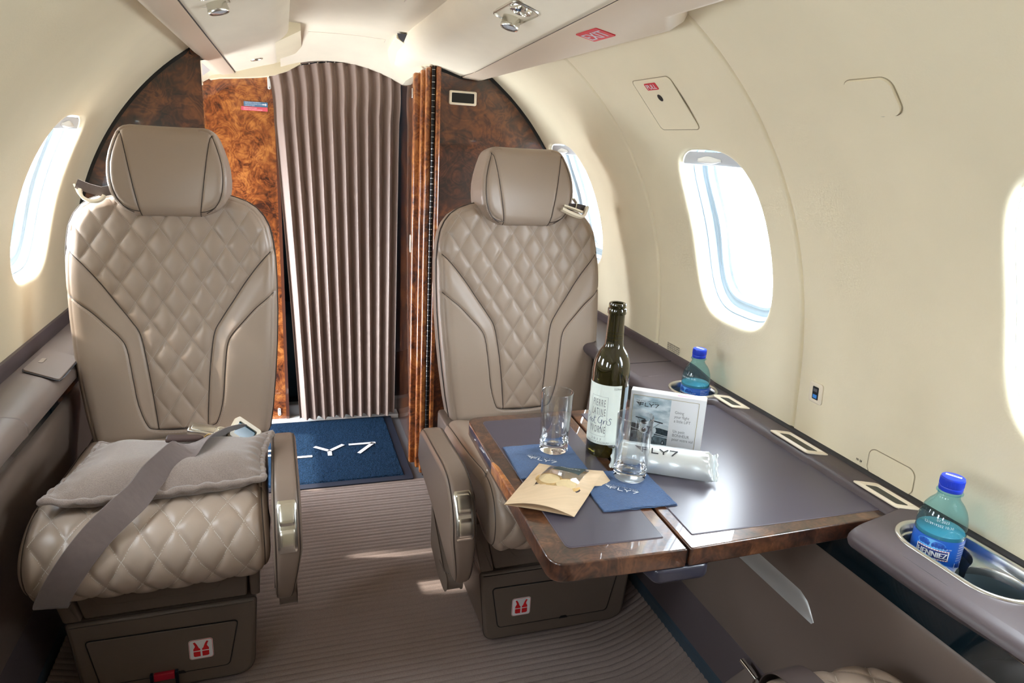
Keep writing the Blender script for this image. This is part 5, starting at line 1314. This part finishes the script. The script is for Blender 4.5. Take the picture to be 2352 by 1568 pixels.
mb.build('back_label', [mat('back_label', (.30, .38, .44), .5), mat('back_label_red', (.16, .02, .02), .5)], bottle, 'blue grey back label')
mb = MB(); mb.lathe([(.0155, .2270), (.0157, .2275), (.0155, .2280)], 40); mb.lathe([(.0159, .2190), (.0161, .2194), (.0159, .2198)], 40); mb.build('neck_ring', [mat('gold_line', (.50, .38, .05), .3, metal=.6)], bottle)

# water bottles
PET = thin_glass('blue_pet', (.62, .88, .95), .10)
WATER = mat('blue_water', (.22, .66, .80), 0.05, trans=.62, ior=1.33)
CAPB = mat('blue_cap', (.010, .045, .55), .3, coat=.3)
LABB = mat('blue_label', (.012, .11, .52), .35, coat=.3)
def water_bottle(x, y, z, label, th):
    t = thing('water_bottle', label, 'bottle', (x, y, z), 0, 'blue water bottles in the cup holders')
    R = .0385
    pr = [(0, .004), (.020, .002), (.030, .0), (.036, .003), (R, .010), (R, .102), (.0383, .110), (.0376, .119), (.0355, .1290), (.0318, .138), (.0266, .1455), (.0217, .1505), (.0182, .1545), (.0170, .159), (.0168, .1625), (.0205, .1630), (.0205, .1645), (.0165, .1650), (.0165, .170)]
    mb = MB(); mb.lathe(pr, 64); mb.build('bottle_shell', [PET], t)
    mb = MB(); ri = [(0, .0055), (.028, .003), (.0365, .008), (.0372, .012), (.0372, .100), (.0370, .1045), (.0352, .1060), (0, .1060)]; mb.lathe(ri, 64); mb.build('water', [WATER], t)
    mb = MB(); mb.lathe([(.0180, .166), (.0184, .1665), (.0186, .172), (.0182, .1728), (.0186, .1735), (.0184, .184), (.0176, .1868), (.0150, .1874), (0, .1874)], 48)
    for q in range(60):
        a = 2 * PI * q / 60; mb.tube([(.0185 * math.cos(a), .0185 * math.sin(a), .1745), (.0184 * math.cos(a), .0184 * math.sin(a), .184)], .00035, 4)
    cp = mb.build('cap', [CAPB], t)
    ct, st_ = math.cos(th + PI / 2), math.sin(th + PI / 2)
    fc = lambda X, Y, Z=.1878: (X * ct + Y * -st_, X * st_ + Y * ct, Z)
    mb = MB(); mb.poly([fc(a, b) for a, b in ((-.012, -.0022), (.012, -.0022), (.012, .0042), (-.012, .0042))], 0); put_text(mb, 'HENNIEZ', lambda X, Y: fc(X, Y, .1880), .0048, 0, -.0006, 'CENTER', sx=1.0, mi=1, bold=.0002); mb.build('cap_print', [LETTER_W, CAPB], cp)
    f = lambda X, Y, o=.0005: cyl(X, Y + .0240, o, R, th)
    mb = MB(); mb.lathe([(R + .0003, .032), (R + .0004, .0335), (R + .0004, .0985), (R + .0002, .0997)], 64)
    lb = mb.build('label', [LABB], t, 'blue paper wrap')
    mb = MB()
    mb.grid([[f(a, b, .0007) for b in np.linspace(.0445, .0605, 3)] for a in np.linspace(-.0255, .0255, 20)], 0, True)
    mb.grid([[f(a, b, .0009) for b in np.linspace(.0463, .0587, 3)] for a in np.linspace(-.0235, .0235, 20)], 1, True)
    put_text(mb, 'HENNIEZ', lambda X, Y: f(X, Y, .0012), .0118, 0, .0484, 'CENTER', sx=.92, mi=0, bold=.0005)
    for a in np.arange(-.024, .0245, .004):
        for yy in (.0447, .0592): mb.poly([f(a, yy, .0011), f(a + .0018, yy, .0011), f(a + .0018, yy + .001, .0011), f(a, yy + .001, .0011)], 2)
    # little trees and pale glow of the landscape
    for i, (a, h) in enumerate(((-.020, .008), (-.0165, .011), (-.012, .0085), (-.008, .006), (-.001, .0065), (.004, .009), (.0085, .006), (.013, .008), (.0175, .005))):
        mb.poly([f(a + .0022 * math.cos(q) , .0622 + h * .50 + h * .42 * math.sin(q), .0010) for q in np.linspace(0, 2 * PI, 12, endpoint=False)], 3)
        mb.poly([f(a - .0004, .0625, .0010), f(a + .0004, .0625, .0010), f(a + .0004, .0655, .0010), f(a - .0004, .0655, .0010)], 3)
    mb.grid([[f(a, b, .0006) for b in (.0612, .0632)] for a in np.linspace(-.024, .020, 12)], 4, True)
    mb.grid([[f(.0 + (.022 + 0 * q) * math.cos(q) * k_ - .004, .0670 + .0068 * math.sin(q) * k_, .00055) for k_ in (0, 1)] for q in np.linspace(0, 2 * PI, 40)], 4, True)
    # side text and barcode
    for q in range(7): put_text(mb, ('SOURCE MINERALE', 'NATURELLE', 'NATURAL MINERAL', 'WATER 0.33L', 'SWITZERLAND', 'DEPUIS 1905', 'PET RECYCLING')[q], lambda X, Y: f(X, Y, .0007), .0028, .040, .070 - .0042 * q, 'LEFT')
    mb.poly([f(a, b, .0007) for a, b in ((.039, .0255), (.055, .0255), (.055, .042), (.039, .042))], 0)
    for q, ww in enumerate((.0008, .0014, .0006, .001, .0016, .0007, .001)): mb.poly([f(a, b, .001) for a, b in ((.0403 + q * .0021, .0265), (.0403 + q * .0021 + ww, .0265), (.0403 + q * .0021 + ww, .041), (.0403 + q * .0021, .041))], 1)
    put_text(mb, 'MINERALE NATURELLE', lambda X, Y: f(X, Y, .0007), .0026, 0, .0405, 'CENTER', space=1.2); put_text(mb, 'DEPUIS 1905', lambda X, Y: f(X, Y, .0007), .0026, .014, .0625)
    mb.v = [p for p in mb.v]
    mb.build('label_print', [LETTER_W, mat('label_navy', (.004, .02, .16), .4), mat('label_red', (.6, .02, .03), .4), mat('label_tree', (.01, .07, .36), .4), mat('label_glow', (.12, .42, .80), .4)], lb)
    mb = MB(); put_text(mb, '07.2023', lambda X, Y: cyl(X, Y, -.0006, R, th), .0052, -.004, .1265, space=1.15); put_text(mb, 'L210919302 10:30', lambda X, Y: cyl(X, Y, .0006, R, th), .0052, -.022, .1195, space=1.15); mb.build('date_print', [LETTER_W], t)
    t.scale = (.845, .845, 1); return t
water_bottle(.7055, .643, .5625, 'blue water bottle in the double cup holder nearest the camera', math.radians(-150))
water_bottle(.7065, 1.2960, .5575, 'blue water bottle in the far cup holder behind the white gift box', math.radians(-160))

# ------------------------------------------------------------------ gift box
BX = Matrix.Translation((.4145, 1.073, ZT + .001)) @ Matrix.Rotation(math.radians(-35.0), 4, 'Z')
p0 = Vector((.48, 1.04, ZT + .001)); PB = Matrix.Translation(-p0)
gift = thing('gift_box', 'white cardboard gift box with a printed front standing on the table beside the wine bottle', 'box', p0)
WD, HT, DP = .1380, .1095, .0230
FRm = BX @ Matrix(((1, 0, 0, 0), (0, 0, -1, 0), (0, 1, 0, 0), (0, 0, 0, 1)))       # local x right, y up, z toward viewer
mb = MB(); mb.box(0, WD, 0, DP, 0, HT, .0016, 3, M=PB @ BX); mb.build('carton', [mat('white_card', (.80, .81, .83), .38, coat=.2)], gift)
PINK = mat('pink_print', (.78, .25, .36), .4)
mb = MB(); mb.poly([tuple(PB @ BX @ Vector((a, b, HT + .0002))) for a, b in ((.085, .003), (.118, .003), (.118, .010), (.085, .010))]); mb.build('seal_label', [PINK], gift)
mb = MB(); mb.poly([tuple(PB @ BX @ Vector((WD + .0002, b, a))) for b, a in ((.006, .004), (.015, .004), (.015, .034), (.010, .046), (.006, .046))]); mb.build('side_print', [PINK], gift)
Ff = lambda x, y, o=.0004: tuple(PB @ FRm @ Vector((x, y, o)))
mb = MB()
g = [(.0055, .004), (WD - .0125, .004), (WD - .0125, HT - .0075), (.0055, HT - .0075), (.0055, .004)]
for a, b in zip(g[:-1], g[1:]): strokes(mb, [a, b], .0007, lambda x, y: Ff(x, y, .0006))
mb.build('gold_border', [mat('gold_print', (.35, .28, .08), .35, metal=.5)], gift)
# printed monochrome picture
pic = bpy.data.materials.new('printed_sky'); pic.use_nodes = True; nt = pic.node_tree; b = nt.nodes['Principled BSDF']; b.inputs['Roughness'].default_value = .35
tcn = nt.nodes.new('ShaderNodeTexCoord'); nn = nt.nodes.new('ShaderNodeTexNoise'); nn.inputs['Scale'].default_value = 42; nn.inputs['Detail'].default_value = 6; mpn = nt.nodes.new('ShaderNodeMapping'); mpn.inputs['Scale'].default_value = (1, 1, 2.2)
rn = nt.nodes.new('ShaderNodeValToRGB'); rn.color_ramp.elements[0].position = .38; rn.color_ramp.elements[0].color = (.34, .46, .53, 1); rn.color_ramp.elements[1].position = .66; rn.color_ramp.elements[1].color = (.74, .82, .86, 1)
nt.links.new(tcn.outputs['Object'], mpn.inputs[0]); nt.links.new(mpn.outputs[0], nn.inputs['Vector']); nt.links.new(nn.outputs['Fac'], rn.inputs[0]); nt.links.new(rn.outputs[0], b.inputs['Base Color'])
mb = MB(); L0, L1 = .0065, .0755
mb.poly([Ff(a, b_) for a, b_ in ((L0, .006), (L1, .006), (L1, HT - .0085), (L0, HT - .0085))], 0)
def pp(pts, mi, o=.0006): mb.poly([Ff(a, b_, o) for a, b_ in pts], mi)
pp([(L0, .030), (L1, .026), (L1, .043), (.05, .042), (.03, .044), (L0, .046)], 1)                    # hedge
pp([(L0, .006), (L1, .006), (L1, .024), (L0, .030)], 2)                                              # tarmac
pp([(L0, .036), (.030, .031), (.030, .0325), (L0, .0375)], 3, .0008); pp([(.050, .030), (L1, .027), (L1, .0285), (.050, .0315)], 3, .0008)
pp([(.056, .043), (L1, .040), (L1, .047), (.056, .048)], 3, .0007)                                   # hangar
def ell(cx, cy, rx, ry, mi, o, n=20): pp([(cx + rx * math.cos(a), cy + ry * math.sin(a)) for a in np.linspace(0, 2 * PI, n, endpoint=False)], mi, o)
strokes(mb, [(.014, .0585), (.032, .0560)], .0018, lambda x, y: Ff(x, y, .0010), 4); strokes(mb, [(.042, .0560), (.064, .0530)], .0022, lambda x, y: Ff(x, y, .0010), 4)
strokes(mb, [(.048, .0415), (.060, .0530)], .0007, lambda x, y: Ff(x, y, .0010), 4); strokes(mb, [(.024, .048), (.018, .0575)], .0006, lambda x, y: Ff(x, y, .0010), 4)
ell(.030, .047, .0075, .0065, 3, .0009); ell(.030, .0505, .0055, .0045, 4, .0010); ell(.030, .036, .0085, .0085, 3, .0010); ell(.031, .0345, .0042, .005, 4, .0011); ell(.0475, .036, .0065, .0075, 3, .0009); ell(.046, .028, .005, .0055, 3, .0009)
strokes(mb, [(.030, .028), (.030, .018)], .0010, lambda x, y: Ff(x, y, .0011), 3); strokes(mb, [(.020, .031), (.010, .029)], .0008, lambda x, y: Ff(x, y, .0011), 3); strokes(mb, [(.046, .024), (.052, .014)], .0008, lambda x, y: Ff(x, y, .0011), 4)
ell(.010, .020, .0022, .004, 4, .0010); ell(.068, .014, .0026, .005, 4, .0010); ell(.068, .014, .0012, .0030, 3, .0011)
mb.build('printed_picture', [pic, mat('print_dark', (.035, .055, .07), .4, noise=(300, .5, 2)), mat('print_mid', (.13, .18, .21), .4, noise=(150, .5, 3)), mat('print_light', (.58, .66, .70), .4), mat('print_black', (.015, .02, .028), .4)], gift, 'blue grey photograph of a small propeller plane')
mb = MB(); put_logo(mb, lambda x, y: Ff(x, y, .0010), .0072, .0185, .0815, 0); mb.build('wordmark', [LETTER_K], gift)
mb = MB()
for s_, yy in (('Giving', .0760), ('your flight', .0675), ('a little LIFT', .0590), ('Un petit', .0385), ('BONHEUR', .0305), ('pour votre vol', .0225)): put_text(mb, s_, lambda x, y: Ff(x, y, .0008), .0080, .0840, yy, sx=.82, mi=1)
mb.build('lettering', [LETTER_K, LETTER_G], gift)

# ------------------------------------------------------------------ silver snack bar
FOIL = mat('silver_foil', (.78, .83, .85), .30, metal=.55)
bc = Vector((.4300, .9590, ZT + .002)); BM_ = Matrix.Translation(bc) @ Matrix.Rotation(math.radians(-31), 4, 'Z') @ Matrix.Translation((0, 0, .010)) @ Matrix.Rotation(math.radians(20), 4, 'X')
bar = thing('snack_bar', 'silver foil snack bar lying in front of the white gift box', 'snack', bc)
def barz(u, v):      # u -1..1 along, v -1..1 across
    e = max(0, (abs(u) - .80) / .20); k = (1 - abs(v) ** 2.6) ** .5 if abs(v) < 1 else 0
    h = .0300 * (1 - min(1, e * 1.55) ** 1.4); h = max(h, 0)
    cr = .0010 * math.sin(u * 15 + 3 * math.sin(v * 2)) * math.exp(-((abs(v) - .85) / .2) ** 2) * (1 - e) + .0016 * math.sin(v * 13 + 2 * u) * math.exp(-((abs(u) - .80) / .09) ** 2) * (abs(v) < .95)
    return h * k + cr
def barp(u, v, top=True, off=0):
    L = .0915; e = max(0, (abs(u) - .78) / .22); Wd = .0285 + .0045 * e ** .8
    Z = barz(u, v) + .0012
    crim = .0007 * math.sin(u * L * 1900) * (abs(u) > .87)
    lift = .010 * max(0, u - .8) / .2 + .004 * max(0, -u - .8) / .2
    if not top: return (u * L, v * Wd, .0006 + lift * .9 + crim)
    return (u * L + .0018 * math.sin(v * 9) * (abs(u) > .985), v * Wd, Z + off + lift + crim)
U = np.concatenate([np.linspace(-1, -.85, 50), np.linspace(-.84, .84, 90), np.linspace(.85, 1, 50)]); V = np.sin(np.linspace(-PI / 2, PI / 2, 40))
inv3 = Matrix.Translation(-bc)
mb = MB(); mb.grid([[barp(u, v) for v in V] for u in U], 0, True, M=inv3 @ BM_); mb.grid([[barp(u, v, False) for v in V] for u in U], 0, True, flip=True, M=inv3 @ BM_); wr = mb.build('foil_wrapper', [FOIL], bar)
mb = MB(); fb = lambda x, y: tuple(inv3 @ BM_ @ Vector((x, y, barp(x / .093, y / .0285)[2] + .0007)))
def put_logo_sub(mb, fn, h, x, y, wing=True, n=5):
    for p in LOGO + (WING if wing else []):
        if len(p) == 4:
            A, B, C_, D = [Vector(q) for q in p]
            G = [[fn(x + (A.lerp(D, t).lerp(B.lerp(C_, t), s_)).x * h, y + (A.lerp(D, t).lerp(B.lerp(C_, t), s_)).y * h) for s_ in (0, .5, 1)] for t in np.linspace(0, 1, n)]
            mb.grid(G, 0, False)
put_logo_sub(mb, fb, .0125, -.040, -.010); put_text(mb, 'FIVE STARS TWO WINGS', fb, .0036, -.050, .0058, space=1.45)
mb.build('lettering', [LETTER_K], wr)

# ------------------------------------------------------------------ kraft cookie bag
KRAFT = mat('kraft_paper', (.68, .51, .33), .75, noise=(14, .05, 2, (1, 12, 1)), bump=(60, .25, .001))
C4 = [Vector((.2175, 1.0180, 0)), Vector((.3110, .9560, 0)), Vector((.2080, .8370, 0)), Vector((.1150, .8950, 0))]      # TL TR BR BL
kp = Vector((.212, .927, ZT + .004))
def bag_h(u, v):
    b = math.exp(-((u - .36) / .20) ** 2 - ((v - .34) / .27) ** 2) + math.exp(-((u - .66) / .20) ** 2 - ((v - .40) / .27) ** 2)
    e = min(1, min(u, 1 - u) / .10) * min(1, min(v, 1 - v) / .10)
    wr = .0016 * math.sin(v * 22 + 5 * u) * math.exp(-((u - .88) / .10) ** 2) + .0014 * math.sin(v * 18) * math.exp(-((u - .10) / .08) ** 2)
    lift = .010 * (v ** 2) * math.sin(PI * min(1, u * 1.0)) + .012 * max(0, (1 - v) * u - .45)
    return min(b, 1.05) * .0155 * max(e, .0) ** .5 + wr * e + lift
def bagp(u, v, k=1.0, base=.0):
    p = C4[0] * (1 - u) * (1 - v) + C4[1] * u * (1 - v) + C4[2] * u * v + C4[3] * (1 - u) * v
    pin = .004 * math.exp(-((v - .42) / .15) ** 2); p = p.lerp((C4[0] + C4[1] + C4[2] + C4[3]) / 4, pin * 3 * abs(u - .5))
    return (p.x - kp.x, p.y - kp.y, .0012 + base + bag_h(u, v) * k)
def in_win(u, v): return .215 < u < .80 and .03 < v < .565 + .03 * math.sin((u - .2) * 5)
bag = thing('cookie_bag', 'kraft paper bag with a clear window and dark green label lying at the table edge', 'bag', kp)
n = 90; mb = MB(); ids = {}; vs = []; fs = []
for j in range(n):
    for i in range(n): vs.append(bagp(i / (n - 1), j / (n - 1)))
for j in range(n - 1):
    for i in range(n - 1):
        if in_win((i + .5) / (n - 1), (j + .5) / (n - 1)): continue
        a = j * n + i; fs.append((a, a + n, a + n + 1, a + 1))
mb.add(vs, fs, 0, True)
mb.grid([[bagp(i / 30, j / 30, .25 if j < 27 else .12, -.0006) for i in range(31)] for j in range(31)], 0, True, flip=False)
mb.build('paper', [KRAFT], bag)
mb = MB(); mb.grid([[bagp(u, v, 1, .0004) for u in np.linspace(.205, .81, 50)] for v in np.linspace(.02, .60, 40)], 0, True, flip=False); mb.build('clear_window', [thin_glass('bag_film', (.99, .98, .97), .12)], bag)
mb = MB(); LBL = lambda u, v: bagp(u, v, 1, .0010); mb.grid([[LBL(u, v) for u in np.linspace(.345, .745, 24)] for v in np.linspace(.0, .30, 14)], 0, True)
lb = mb.build('bag_label', [mat('label_green', (.018, .045, .042), .45)], bag, 'dark green foil label')
mb = MB(); put_text(mb, 'NOGUES', lambda x, y: bagp(.545 + x / .112, .135 - y / .165, 1, .0016), .0085, 0, 0, 'CENTER', sx=1.0, bold=.0002); mb.build('lettering', [LETTER_W], lb)
mb = MB(); fl = [bagp(1, 0, 1, 0), bagp(.995, .34, 1, 0)]
mb.add([fl[0], fl[1], (fl[1][0] + .020, fl[1][1] + .006, -.001), (fl[0][0] + .004, fl[0][1] - .022, .0)], [(0, 1, 2, 3)], 0, False); mb.build('folded_flap', [KRAFT], bag)
COOK = mat('cookie_crust', (.62, .40, .16), .8, noise=(45, .35, 4), bump=(120, .5, .003)); COOKC = mat('cookie_centre', (.82, .66, .38), .75, noise=(40, .12, 4), bump=(140, .4, .002)); CHOC = mat('cookie_chocolate', (.035, .012, .010), .35)
for (u, v, nm) in ((.36, .42, 'round golden cookie with chocolate edge inside the bag, the left one'), (.65, .48, 'round golden cookie with chocolate edge inside the bag, the right one')):
    q = Vector(bagp(u, v)) + kp; mb = MB()
    mb.lathe([(0, .0), (.014, .0), (.0205, .002), (.0222, .006), (.0205, .0105), (.016, .0125)], 36, 1); mb.lathe([(.016, .0125), (.009, .0135), (0, .0138)], 36, 2); mb.lathe([(.0205, .0), (.0232, .0025), (.0232, .0058), (.0215, .0080)], 36, 0)
    mb.build('cookie', [CHOC, COOK, COOKC], None, nm, 'cookie', 'cookies in the kraft bag', loc=(q.x, q.y, kp.z + .0008 + .0018), scale=(1.10, 1.04, .62))
